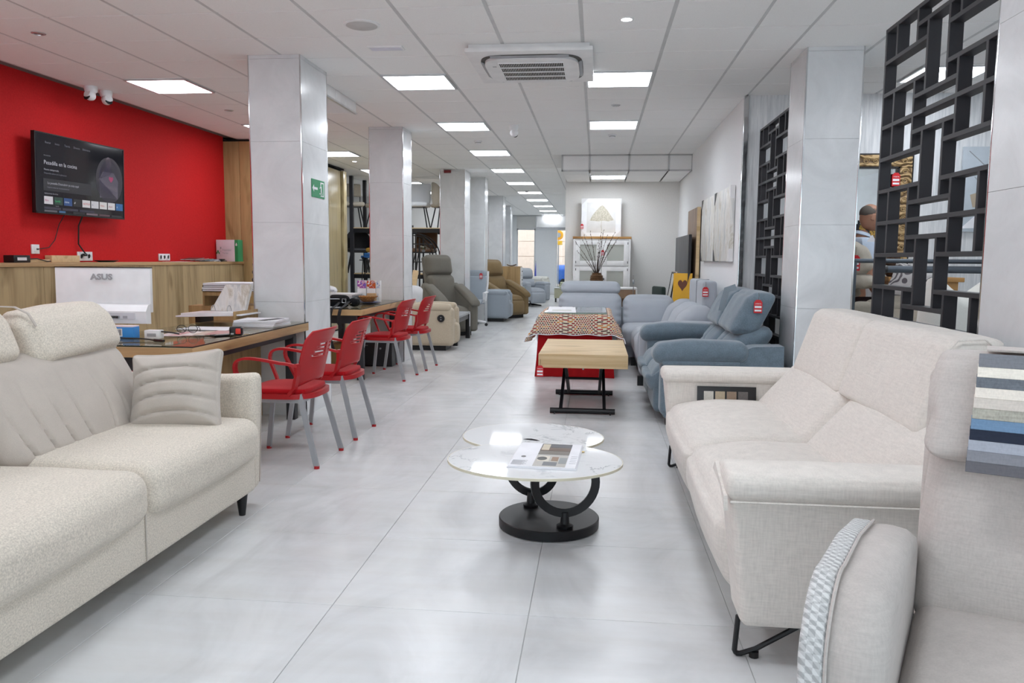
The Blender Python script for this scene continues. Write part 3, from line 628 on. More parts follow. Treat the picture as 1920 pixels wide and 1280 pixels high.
# ================================================================ LIFT-TOP TABLE, CLOTH TABLE, BLUE SOFA, CORNER SOFA
def tagth(loc, rz, label, size=1., tilt=0, ry=0):
    t = thing('price_tag', label, 'price tag', loc, rz, 'red price tags'); w, h = .032*size, .105*size
    P = [(-w, -h), (w, -h), (w, -.02*size), (w*.5, 0), (-w*.5, 0), (-w, -.02*size)]
    obj('tag_card', xf(prism(P, -.001, .001, 'y'), rot=(tilt, ry, 0)), 'tagred', t, None)
    for a, b in ((-.065, -.048), (-.092, -.078)): obj('price_label', xf(bx(-w*.8, w*.8, -.0022, -.0012, a*size, b*size), rot=(tilt, ry, 0)), 'paperw', t, None)
    lettering('OFERTA', .013*size, 'paperw', t, (0, -.0016, -.036*size), (PI/2+tilt, 0, 0), align='CENTER')
    obj('string', tube([(0, 0, -.004), (.004, .006, .03*size), (.002, .012, .055*size)], .0014, 5), 'string', t)
    return t
def wood_table():
    t = thing('oak_coffee_table', 'pale oak lift-top coffee table on a black tubular crossed frame', 'coffee table', (-.095, 7.14, 0))
    obj('top', bbox(-.372, .372, -.63, .63, .495, .520, .003), 'oak_light', t); obj('apron', join(bbox(-.372, .372, -.63, -.612, .405, .497, .002), bbox(-.372, .372, .612, .63, .405, .497, .002), bbox(-.372, -.354, -.62, .62, .405, .497, .002), bbox(.354, .372, -.62, .62, .405, .497, .002)), 'oak_light', t)
    obj('under_panel', bx(-.35, .35, -.61, .61, .47, .494), 'black', t, None)
    for y in (-.53, .42): 
        o = obj('foot_bar', xf(cyl((0, 0, -.275), .024, .55, 18), (.0, y, .026), (0, PI/2, 0)), 'black', t)
        for x in (-.235, .235): obj('foot_screw', xf(cyl((0, 0, 0), .008, .03, 8), (x, y-.01, .008), (PI/2, 0, 0)), 'blackp', o)
    for x in (-.185, .185):
        xi = x*.86
        obj('leg', tube([(x, -.53, .03), (x*.92, .30, .44)], .0, flat=(.026, .05)), 'black', t, None)
        obj('leg', tube([(xi*.92, .42, .03), (xi*.98, -.42, .44)], .0, flat=(.026, .05)), 'black', t, None)
    obj('cross_rod', tube([(-.19, -.06, .235), (.19, -.06, .235)], .012), 'black', t); obj('gas_strut', tube([(.0, -.40, .44), (.0, -.38, .36)], .008), 'steel', t)
    tagth((-.452, 6.495, .425), 0, 'red price tag hanging at the corner of the pale oak table', .9)
wood_table()

def cloth_table():
    t = thing('display_table', 'square display table hidden under a red floor-length cover', 'table', (-.22, 9.27, 0))
    obj('top', bbox(-.37, .37, -.58, .62, .66, .70, .004), 'redcloth', t)
    n = 96; V, F = [], []
    for k in range(n):
        a = 2*PI*k/n; c, s = math.cos(a), math.sin(a); m = max(abs(c), abs(s)); ux, uy = c/m, s/m
        corner = min(abs(ux), abs(uy))**6
        for i, z in enumerate((.70, .68, .45, .2, .004)):
            q = i/4; fl = 1+.02*q+.16*q*corner; wv = .010*q*math.sin(a*24)
            V.append((ux*.375*fl+wv*ux, .02+uy*.60*(1+.012*q+.05*q*corner)+wv*uy, z))
    for k in range(n):
        for i in range(4): F.append((k*5+i, k*5+i+1, ((k+1) % n)*5+i+1, ((k+1) % n)*5+i))
    obj('skirt', (V, F), 'redcloth', t, 60)
    # patterned cloth thrown over the top, hanging lower at its corners
    c = bpy.data.objects.new('tablecloth', None)
    nx, ny = 40, 40; hx, hy = .40, .625; V, F, UVS = [], [], []
    for j in range(ny+1):
        for i in range(nx+1):
            u, v = i/nx*2-1, j/ny*2-1; X, Y = u*.70, v*.86; dx, dy = max(0, abs(X)-hx), max(0, abs(Y)-hy); sx, sy = (1 if X > 0 else -1), (1 if Y > 0 else -1)
            x = min(abs(X), hx)*sx; y = min(abs(Y), hy)*sy; d = max(dx, dy); cor = min(dx, dy)
            x += sx*(.25*dx+.35*cor); y += sy*(.10*dy+.12*cor); z = .706-.96*d-.12*cor
            z += .006*math.sin(X*21+Y*9)*(d > 0); y += .010*math.sin(X*17)*(dy > 0); x += .010*math.sin(Y*15)*(dx > 0)
            V.append((x, y, z)); UVS.append((i/nx, j/ny))
    for j in range(ny):
        for i in range(nx): q = j*(nx+1)+i; F.append((q, q+1, q+nx+2, q+nx+1))
    me = mesh('tablecloth', (V, F), 'lozenge', 70); uv = me.uv_layers.new(name='UVMap')
    for lp in me.loops: uv.data[lp.index].uv = UVS[lp.vertex_index]
    bpy.data.objects.remove(c); o = obj('tablecloth', None, None, me=me, loc=(-.22, 9.29, 0)); sol = o.modifiers.new('thickness', 'SOLIDIFY'); sol.thickness = .003
    tag(o, 'cream cloth with wavy rows of red and orange lozenges over the red table', 'tablecloth')
    hem = [V[i] for i in range(nx+1)]; obj('hem', tube([(x, y, z) for x, y, z in hem], .006, 6), 'paperw', o)
    g = thing('glass_pane', 'clear glass pane lying on the patterned tablecloth', 'glass pane', (-.20, 9.25, .712)); obj('pane', bbox(-.37, .33, -.57, .57, 0, .008, .002), 'greenglass', g); obj('pane_edge', bx(-.37, .33, -.573, -.569, 0, .008), plain('glass_edge', '8aa79d', .2), g, None)
    l = thing('leaflet', 'white printed leaflet on the glass over the patterned cloth', 'leaflet', (-.38, 9.22, .721), R(2)); obj('sheet', bbox(-.17, .15, -.52, .50, 0, .003, .001, 1), 'paperw', l)
    obj('printed_panel', bx(-.12, .10, -.32, -.05, .003, .0035), plain('print_c9c9c4', 'c9c9c4', .5), l, None)
    for x in (-.03, .13): obj('hole_reinforcement', cyl((x, .46, .003), .014, .002, 12), 'blackp', l)
    l = thing('photo_sheet', 'grey photo sheet on the glass beside the white leaflet', 'photo sheet', (-.02, 9.2, .721)); obj('sheet', bbox(-.2, .14, -.46, .50, 0, .002, .0008, 1), plain('sheet_grey', '8d969c', .25), l); obj('printed_panel', bx(-.16, .10, -.3, .38, .002, .0024), plain('sheet_grey2', '7c8388', .25), l, None)
cloth_table()

def blue_sofa():
    # world 6.2..8.1 along y, .50..1.46 in x ; front -y = world -x, local x = -(world y - 7.15)
    t = thing('blue_sofa', 'slate blue velvet two-seat sofa with pillow arms and raised headrests', 'sofa', (.50, 7.15, 0), R(-90))
    obj('base', bbox(-.93, .93, .05, .93, .06, .30, .02, 3), 'blue', t)
    for s in (-1, 1):
        def fr(P, U):
            fz = np.clip(-U[:, 1], 0, 1); P[:, 2] -= .10*fz**2*np.clip(U[:, 2], 0, 1); P[:, 1] += .05*np.clip(-U[:, 2], 0, 1)*fz; return P
        obj('seat_cushion', pillow(.70, .66, .32, .11, (0, .03, .02), 10, fr, noise=.002), 'blue', t, 60, loc=(s*.355, .27, .335))
        obj('front_panel', pillow(.68, .10, .30, .04, (0, .01, 0), 6), 'blue', t, 60, loc=(s*.35, .04, .21))
        def fb(P, U):
            front = np.clip(-U[:, 1], 0, 1); P[:, 1] += .26*(P[:, 2]+.18)/.36
            P[:, 1] += front*(.020*np.exp(-(P[:, 0]/.018)**2)+.012*np.exp(-((P[:, 2]-.0)/.018)**2)); return P
        obj('back_cushion', pillow(.73, .24, .42, .10, (0, .06, .0), 18, fb, noise=.002), 'blue', t, 60, loc=(s*.37, .56, .57))
        def fh(P, U):
            P[:, 1] += .07*U[:, 2]; e = np.clip(np.abs(U[:, 0])-.75, 0, 1)/.25; P[:, 1] *= 1; P[:, 2] -= .03*e*0; return P
        obj('headrest', pillow(.72, .22, .34, .065, (0, .02, .015), 12, fh, noise=.003), 'blue', t, 60, loc=(s*.365, .76, .885), rot=(R(-4), 0, 0))
        def fp(P, U):
            P[:, 2] -= .03*np.clip(-U[:, 1]-.3, 0, 1); P[:, 0] *= 1; return P
        obj('arm', pillow(.20, .90, .44, .05, (.0, .0, 0), 6), 'blue', t, 60, loc=(s*.85, .47, .30))
        obj('arm_pillow', pillow(.27, .74, .15, .072, (0, .0, .02), 10, fp, noise=.002), 'blue', t, 60, loc=(s*.86, .32, .595))
        obj('arm_flap', bbox(*sorted((s*.955, s*.970)), .03, .62, .495, .525, .006), 'blue', t)
        # back corner of the arm with its rounded shoulder
        P = [(.62, .30)]+[(.62+.13*(1-math.cos(q)), .50+.145*math.sin(q)) for q in np.linspace(0, PI/2, 7)]+[(.955, .65), (.96, .06), (.62, .06)]
        obj('arm_shoulder', prism([(y, z) for y, z in P], *sorted((s*.945, s*.74)), 'x'), 'blue', t, 40)
        for y in (.10, .88): obj('leg', bx(s*.86-.03, s*.86+.03, y-.03, y+.03, 0, .07), 'black', t, None)
    obj('back_frame', pillow(1.6, .12, .55, .04), 'blue', t, 60, loc=(0, .90, .36))
    obj('headrest_strap', tube([(-.02, .62, .86), (-.02, .635, .95), (-.02, .66, 1.05), (-.02, .74, 1.075)], .0, flat=(.055, .008)), plain('strap_grey', '9aa6ae', .7), t)
    tagth((1.285, 6.405, 1.0), R(-8), 'red price tag on the end of the slate blue headrest', 1.0)
blue_sofa()

def corner_sofa():
    t = thing('grey_corner_sofa', 'pale grey L-shaped corner sofa with raised headrests behind the patterned table', 'sofa', (0, 0, 0))
    obj('base', bbox(-.55, 1.34, 9.95, 10.95, .08, .30, .02, 3), 'lgrey', t); obj('base', bbox(.50, 1.34, 8.30, 9.94, .08, .30, .02, 3), 'lgrey', t)
    obj('seat_cushion', pillow(.80, .80, .24, .08, (0, 0, .02), 8), 'lgrey', t, 60, loc=(-.09, 10.17, .36)); obj('seat_cushion', pillow(.98, .80, .24, .08, (0, 0, .02), 8), 'lgrey', t, 60, loc=(.84, 10.17, .36))
    for y in (8.80, 9.42): obj('seat_cushion', pillow(.84, .61, .30, .10, (0, 0, .03), 8), 'lgrey', t, 60, loc=(.86, y, .345))
    def wr(P, U):
        e = np.clip(np.abs(U[:, 0])-.72, 0, 1)/.28; P[:, 1] += .010*e*np.sin(P[:, 2]*70); P[:, 1] += .12*(P[:, 2])/.4; return P
    obj('back_cushion', pillow(.84, .26, .46, .10, (0, .05, .02), 14, wr), 'lgrey', t, 60, loc=(-.075, 10.58, .63)); obj('headrest', pillow(.80, .20, .17, .08, (0, .02, .01), 12, wr), 'lgrey', t, 60, loc=(-.07, 10.68, .925))
    obj('back_cushion', pillow(.68, .28, .42, .11, (0, .04, .02), 12, wr), 'lgrey', t, 60, loc=(.70, 10.58, .62))
    def cr(P, U): P[:, 0] += .14*(P[:, 2])/.4; return P
    for y, l in ((10.12, .72), (9.35, .86), (8.78, .55)): obj('back_cushion', pillow(.30, l, .44, .12, (.05, 0, .02), 10, cr), 'lgrey', t, 60, loc=(1.06, y, .58))
    for y, l in ((9.0, .53), (9.62, .70)): obj('headrest', pillow(.15, l, .32, .035, (.012, 0, .0), 8), 'lgrey', t, 60, loc=(1.235, y, .925))
    obj('headrest_seam', tube([(1.158, 9.268, .77), (1.158, 9.268, 1.08), (1.30, 9.268, 1.088)], .004, 6), plain('seam_grey', '777c86', .9), t)
    obj('back_frame', pillow(1.9, .12, .60, .04), 'lgrey', t, 60, loc=(.40, 10.92, .36)); obj('back_frame', pillow(.10, 2.5, .55, .04), 'lgrey', t, 60, loc=(1.34, 9.6, .34))
    obj('arm', pillow(.24, .95, .44, .11, (0, 0, .02), 8), 'lgrey', t, 60, loc=(-.63, 10.35, .40), rot=(0, R(-6), 0))
    def na(P, U): P[:, 2] -= .05*np.clip(-U[:, 0]-.4, 0, 1); return P
    obj('arm', pillow(.94, .26, .56, .11, (.0, .01, .02), 10, na), 'lgrey', t, 60, loc=(.93, 8.30, .38)); obj('arm_piping', tube([(.452, 8.21, .20), (.445, 8.20, .50), (.47, 8.19, .60), (.56, 8.19, .655), (1.30, 8.19, .665)], .004, 6), 'lgrey', t)
    for x, y in ((.48, 8.24), (.48, 9.8), (-.5, 10.0), (1.28, 8.24)): obj('leg', bx(x-.03, x+.03, y-.03, y+.03, 0, .10), 'black', t, None)
    tagth((1.185, 8.715, 1.02), 0, 'red price tag on the pale grey corner sofa headrest', 1.0)
corner_sofa()

# ================================================================ RED VISITOR CHAIRS
def red_chair():
    # front -y, back legs at y=+.24 ; origin under the seat centre
    t = thing('red_chair', '', 'chair')
    for s in (-1, 1):
        lg = obj('leg', tube([(s*.205, -.19, .43), (s*.232, -.245, .012)], .0, flat=(.030, .020)), 'alu', t, None); obj('foot_cap', cyl((s*.232, -.246, 0), .017, .018, 10), 'red', lg)
        lg = obj('leg', tube([(s*.205, .15, .46), (s*.236, .262, .012)], .0, flat=(.032, .020)), 'alu', t, None); obj('foot_cap', cyl((s*.236, .263, 0), .017, .018, 10), 'red', lg)
    obj('seat_frame', join(bx(-.21, .21, -.20, -.17, .405, .43), bx(-.215, -.19, -.19, .18, .405, .43), bx(.19, .215, -.19, .18, .405, .43), bx(-.21, .21, .14, .165, .405, .43)), 'alu', t, None)
    P = ellipse(.238, .235, 40, (0, -.0), .62)
    obj('seat', prism(P, .43, .462), 'red', t, 40)
    def fs(P_, U): P_[:, 2] -= .012*np.clip(-U[:, 1]-.5, 0, 1); k = np.clip(np.abs(U[:, 0]), 0, 1); P_[:, 1] *= 1-.12*k**4; P_[:, 0] *= 1-.10*np.clip(U[:, 1], 0, 1)**3; return P_
    obj('seat_pad', pillow(.43, .42, .032, .014, (0, 0, .010), 8, fs), 'redf', t, 60, loc=(0, -.012, .472))
    # curved back shell with slots, grid in (u across, w up)
    nu, nw = 24, 30; V, F = [], []
    def shell(u, w):                      # u -1..1, w 0..1
        half = .19+.045*math.sin(min(1, w*1.25)*PI/2) if w < .8 else .235-.028*((w-.8)/.2)**2
        x = u*half; z = .50+.355*w; y = .205+.060*w+.025*w*w*w; y -= .085*(u*u)*(1-.25*w) ; y += .035*max(0, w-.86)/.14*.5
        if w < .12: z += .045*(1-u*u)*(1-w/.12)
        z += .012*(1-u*u)*(w > .9); return (x, y, z)
    for k in range(nw+1):
        for i in range(nu+1): V.append(shell(i/nu*2-1, k/nw))
    slots = {16: (5, 20), 18: (6, 19), 20: (7, 18), 22: (8, 17)}
    for k in range(nw):
        for i in range(nu):
            if k in slots and slots[k][0] <= i < slots[k][1] and i not in (11, 12): continue
            q = k*(nu+1)+i; F.append((q, q+1, q+nu+2, q+nu+1))
    b = obj('backrest', (V, F), 'red', t, 60); so = b.modifiers.new('thickness', 'SOLIDIFY'); so.thickness = .009; so.offset = 0
    for s in (-1, 1):
        obj('back_upright', tube([(s*.222, .09, .455), (s*.230, .128, .50), (s*.234, .148, .58), (s*.234, .150, .655)], .0, flat=(.038, .020)), 'red', t, None)
        P = [(s*.238, .150, .640), (s*.252, .09, .655)]+bez((s*.262, .05, .66), (s*.268, -.12, .69), (s*.270, -.26, .72), (s*.262, -.235, .60), 12)+[(s*.250, -.19, .50), (s*.238, -.17, .45)]
        obj('armrest', tube(P, .0, flat=(.034, .016)), 'red', t, 50)
    return t
rc = red_chair(); CH = [((-1.97, 4.86), 'red armchair at the glass-topped desk, next to the cream boucle sofa'), ((-1.965, 5.64), 'red armchair at the first desk, beside the nearest pillar'), ((-2.26, 8.36), 'red armchair at the second desk, the one showing its whole seat'), ((-2.20, 9.17), 'red armchair at the second desk, nearest the sand recliner')]
for n, ((x, y), l) in enumerate(CH):
    o = rc if n == 0 else dup(rc, l); o['label'] = l; o['group'] = 'red visitor armchairs'; o.location = (x, y, 0); o.rotation_euler = (0, 0, R(-90+(0, 0, -4, -3)[n]))
    # chairs face the desks: front towards -x
for l, x, y, rz in (('red chair on the wood wall side of the first desk, behind the monitor', -3.40, 5.25, 96), ('red chair in the shade behind the second desk', -3.45, 8.75, 90)):
    o = dup(rc, l, (x, y, 0), R(rz)); o['group'] = 'red visitor armchairs'

# ================================================================ DESKS
def desk(name, label, x0, x1, y0, y1):
    t = thing(name, label, 'desk', (0, 0, 0)); z = .775
    obj('desk_top', bbox(x0, x1, y0, y1, z-.062, z, .003), 'oak_y', t); obj('end_edge', bbox(x0, x1, y0-.003, y0+.001, z-.062, z-.001, .001, 1), 'oak_x', t, None)
    g = obj('glass_top', bbox(x0+.002, x1-.002, y0+.002, y1-.002, z+.001, z+.009, .001, 1), 'greenglass', t, None); obj('glass_edge', join(bx(x0+.001, x1-.001, y0-.0005, y0+.0015, z+.001, z+.009), bx(x1-.0025, x1-.0005, y0, y1, z+.001, z+.009)), plain('dark_glass_edge', '1f2a26', .15), g, None)
    for x in (x0+.10, x1-.10):
        for y in (y0+.28, y1-.14): obj('leg', bbox(x-.035, x+.035, y-.035, y+.035, 0, z-.10, .003), 'charcoal', t)
    obj('frame', join(bx(x0+.08, x1-.08, y0+.06, y0+.12, z-.15, z-.062), bx(x1-.14, x1-.07, y0+.26, y1-.1, z-.11, z-.062), bx(x0+.07, x0+.14, y0+.1, y1-.1, z-.11, z-.062)), 'charcoal', t, None)
    return t
desk('first_desk', 'oak desk with glass top and thick edge against the nearest pillar', -3.16, -2.335, 4.33, 6.20)
desk('second_desk', 'oak desk with glass top carrying catalogues and a belt bag', -3.25, -2.395, 7.86, 9.635)
DZ = .785
def pedestal():
    t = thing('drawer_pedestal', 'oak pedestal cupboard under the first desk', 'cupboard', (-2.98, 5.72, 0))
    obj('carcass', bbox(-.30, .24, -.28, .46, 0, .58, .003), 'oak_panel', t); obj('door', bbox(-.28, .22, -.297, -.281, .03, .56, .002), 'oak_panel', t)
    t = thing('printer', 'black printer standing on the oak cupboard under the desk', 'printer', (-2.98, 5.62, .58)); obj('case', bbox(-.22, .20, -.15, .15, 0, .10, .01), 'blackp', t); obj('paper_tray', bbox(-.15, .13, -.19, -.15, .01, .03, .003), 'charcoal', t)
pedestal()
def monitor():
    t = thing('monitor', 'white computer monitor seen from behind on the first desk', 'monitor', (-3.225, 4.85, DZ), R(2))
    obj('back_shell', xf(bbox(-.325, .325, -.0, .030, .155, .445, .004), rot=(R(-1), 0, 0)), 'whitep', t); obj('screen', bx(-.31, .31, .031, .034, .16, .435), 'blackp', t, None); obj('rim', bbox(-.328, .328, .004, .034, .445, .450, .001), 'blackp', t)
    P = [(0, .08), (-.055, .085), (-.06, .165), (-.03, .205), (0, .21)]
    obj('base_shell', prism([(y, z) for y, z in P], -.325, .325, 'x'), 'whitep', t, 30)
    obj('port_recess', bx(-.02, .25, -.063, -.058, .115, .155), plain('recess_grey', 'c9cbd0', .5), t, None); obj('ports', join(*[bx(.02+.05*k, .05+.05*k, -.065, -.062, .12, .135) for k in range(4)]), 'greyp', t, None)
    obj('stand', join(bbox(-.05, .05, -.03, .03, .0, .12, .01), bbox(-.13, .13, -.10, .12, 0, .012, .004)), 'whitep', t)
    lettering('ASUS', .052, 'greyp', t, (.0, -.004, .368), (PI/2, 0, 0), name='logo', align='CENTER', sx=1.25, bold=.0022)
    obj('plug', tube([(.14, -.075, .128), (.02, -.08, .13)], .008), 'blackp', t)
    c = thing('monitor_cable', 'black cable looping from the monitor onto the desk glass', 'cable', (0, 0, 0))
    P = bez((-3.10, 4.765, .915), (-3.02, 4.60, .93), (-3.13, 4.55, .78), (-2.95, 4.58, .80), 12)+bez((-2.95, 4.58, .80), (-2.85, 4.60, .795), (-2.8, 4.6, .80), (-2.70, 4.55, .792), 8)
    obj('wire', tube(P, .0045), 'cord', c); obj('plug', tube([(-2.70, 4.55, .793), (-2.62, 4.52, .793)], .009), 'blackp', c)
monitor()
def desk_clutter():
    t = thing('ink_box', 'small blue and white carton with a barcode on the first desk', 'carton', (-2.98, 4.70, DZ), R(4))
    obj('box', bbox(-.11, .07, -.04, .04, 0, .075, .002), plain('carton_blue', '2f86cf', .5), t); obj('lid', bx(-.11, .068, -.04, .04, .0752, .082), plain('carton_pink', 'e9d6dc', .6), t, None); obj('barcode_label', bx(-.09, .0, -.0415, -.04, .015, .065), 'paperw', t, None)
    for k in range(11): obj('bar', bx(-.085+.0075*k, -.085+.0075*k+(.003 if k % 3 else .0045), -.0422, -.0414, .022, .06), 'blackp', t, None)
    t = thing('adapter', 'white mains adapter lying beside the blue carton', 'adapter', (-2.80, 4.72, DZ)); obj('case', bbox(-.05, .05, -.03, .03, 0, .055, .006), 'whitep', t); obj('port', bx(-.03, .03, -.032, -.03, .015, .035), 'greyp', t, None); obj('lead', tube([(.05, 0, .045), (.12, .0, .04), (.16, .02, .03)], .005), 'blackp', t)
    t = thing('reading_glasses', 'wire-rimmed reading glasses standing on the desk papers', 'glasses', (-2.74, 5.02, DZ+.006), R(15))
    for x in (-.036, .036): 
        o = obj('rim', tube([(x+.030*math.cos(a), -.0, .030+.026*math.sin(a)) for a in np.linspace(0, 2*PI, 25)[:-1]], .002, 6, True), 'black', t); obj('lens', xf(prism(ellipse(.029, .025, 20), -.0006, .0006), (x, 0, .030), (PI/2, 0, 0)), 'glass', o, None)
    obj('bridge', tube([(-.008, 0, .038), (0, -.003, .042), (.008, 0, .038)], .002, 6), 'black', t)
    for s in (-1, 1): obj('temple', tube([(s*.066, 0, .036), (s*.068, .03, .04), (s*.055, .12, .02), (s*.05, .14, .0)], .002, 6), 'black', t)
    t = thing('catalogue_spread', 'printed pink and white brochure sheets spread on the desk glass', 'brochure', (-2.72, 5.06, DZ), R(8)); cs = ['e6dfe0', 'd6a9a8', 'e9e4df', 'c7b7a6', 'b98a86']
    for k, c in enumerate(cs): obj('sheet', bx(-.18+.07*k, -.02+.07*k, -.17+.02*k, .08+.03*k, .0008*k, .0008*k+.0007), plain('sheet_'+c, c, .4), t, None)
    t = thing('white_sheets', 'thin stack of white papers beyond the reading glasses', 'papers', (-2.80, 5.45, DZ), R(-6))
    for k in range(3): obj('sheet', xf(bx(-.20, .20, -.12, .12, .001*k, .001*k+.0008), rot=(0, 0, .08*k)), 'paperw', t, None)
    t = thing('dark_phone', 'flat dark phone lying by the tape measure', 'phone', (-2.47, 4.98, DZ), R(-38)); obj('body', bbox(-.035, .035, -.075, .075, 0, .008, .003), 'blackp', t); obj('screen', bx(-.031, .031, -.07, .07, .008, .0085), plain('phone_screen', '2c3330', .05), t, None)
    t = thing('tape_measure', 'black and red tape measure on the desk glass', 'tape measure', (-2.375, 4.98, DZ), R(8)); obj('case', bbox(-.042, .042, -.022, .022, 0, .062, .014, 3), 'blackp', t); obj('grip', bbox(.0, .036, -.024, .024, .012, .052, .008), plain('tape_red', 'd13a2c', .4), t); obj('clip', bx(-.03, -.01, -.0235, -.022, .01, .02), 'steel', t, None)
    # catalogues by the pillar
    for k, w in enumerate(('bottom', 'second lowest', 'grey third', 'topmost')):
        t = thing('catalogue', f'{w} catalogue of the pale stack against the nearest pillar', 'catalogue', (-2.52, 5.78, DZ+.0003+.012*k), .05*k-.06, 'pale catalogues on the first desk')
        obj('page_block', bbox(-.188, .138, -.158, .148, .001, .0105, .002, 1), 'paperw', t, None); obj('cover', join(bx(-.19, .14, -.16, .15, .0105, .0117), bx(-.19, .14, -.16, .15, 0, .001)), ['whitel', 'paperw', plain('cover_grey', 'b9bbb9', .4), 'paperw'][k], t, None)
    t = thing('loose_papers', 'loose white papers on top of the pale catalogue stack', 'papers', (-2.52, 5.78, DZ))
    obj('loose_leaf', xf(bx(-.15, .05, -.12, .06, .049, .050), rot=(0, 0, .2)), 'paperw', t, None); obj('dark_cover', xf(bx(.03, .10, -.12, .10, .049, .0505), rot=(0, 0, -.3)), 'charcoal', t, None)
    # open ring binder with glossy sleeves on a tray, folders behind
    t = thing('ring_binder', 'open ring binder of glossy sleeves on the first desk', 'binder', (-3.02, 6.02, DZ), R(-4))
    obj('cover', xf(bbox(-.26, .30, -.18, .14, 0, .012, .003), (0, 0, .055), (0, R(-2), 0)), 'paperw', t); obj('sleeves', xf(bbox(-.22, .24, -.17, .13, .012, .030, .004), (0, 0, .055), (0, R(-2), 0)), 'whitep', t)
    obj('standing_sleeves', prism([(-.10, .085), (.20, .085), (.26, .30), (.04, .30)], .06, .10, 'y'), 'canvas', t, None)
    for x in (-.03, .11): obj('ring', tube([(x, -.02+.03*math.cos(a), .09+.045*math.sin(a)) for a in np.linspace(0, PI, 12)], .003, 6), 'steel', t)
    [obj('riser', bx(a, a+.04, -.10, .10, 0, .055), 'blackp', t, None) for a in (-.14, .20)]; obj('support', bbox(.245, .262, -.20, .16, 0, .10, .002), 'oak_panel', t)
    t = thing('paper_organiser', 'low oak organiser holding stacked folders behind the binder', 'organiser', (-3.42, 7.05, 0)); obj('carcass', join(bbox(-.30, .30, -.2, .25, .0, .86, .004), bbox(-.16, .30, -.2, .25, .95, .99, .004), bbox(-.16, -.14, -.2, .25, .86, .95, .003)), 'oak_panel', t)
    for k, w in enumerate(('lowest dark grey', 'white', 'black', 'topmost white')):
        t = thing('folder', f'{w} folder of the four lying on the oak organiser', 'folder', (-3.42, 7.05, .992+.019*k), .03*k-.04, 'folders on the oak organiser')
        obj('sheets', bx(-.145, .285, -.215, .215, .003, .0155), 'paperw', t, None); obj('cover', join(bbox(-.15, .29, -.22, .22, .0155, .0185, .001, 1), bbox(-.15, .29, -.22, .22, 0, .003, .001, 1), bx(-.15, -.147, -.22, .22, .003, .0155)), ['charcoal', 'whitel', 'blackp', 'paperw'][k], t, None)
    t = thing('desk_figurine', 'small black openwork ornament on the organiser folders', 'ornament', (-3.16, 7.05, 1.068))
    for k in range(5): obj('loop', tube([(.02*math.cos(a)+(.01 if k % 2 else -.01), .0+.004*k, .026+.036*k+.02*math.sin(a)) for a in np.linspace(0, 2*PI, 14)[:-1]], .005, 6, True), 'black', t)
desk_clutter()
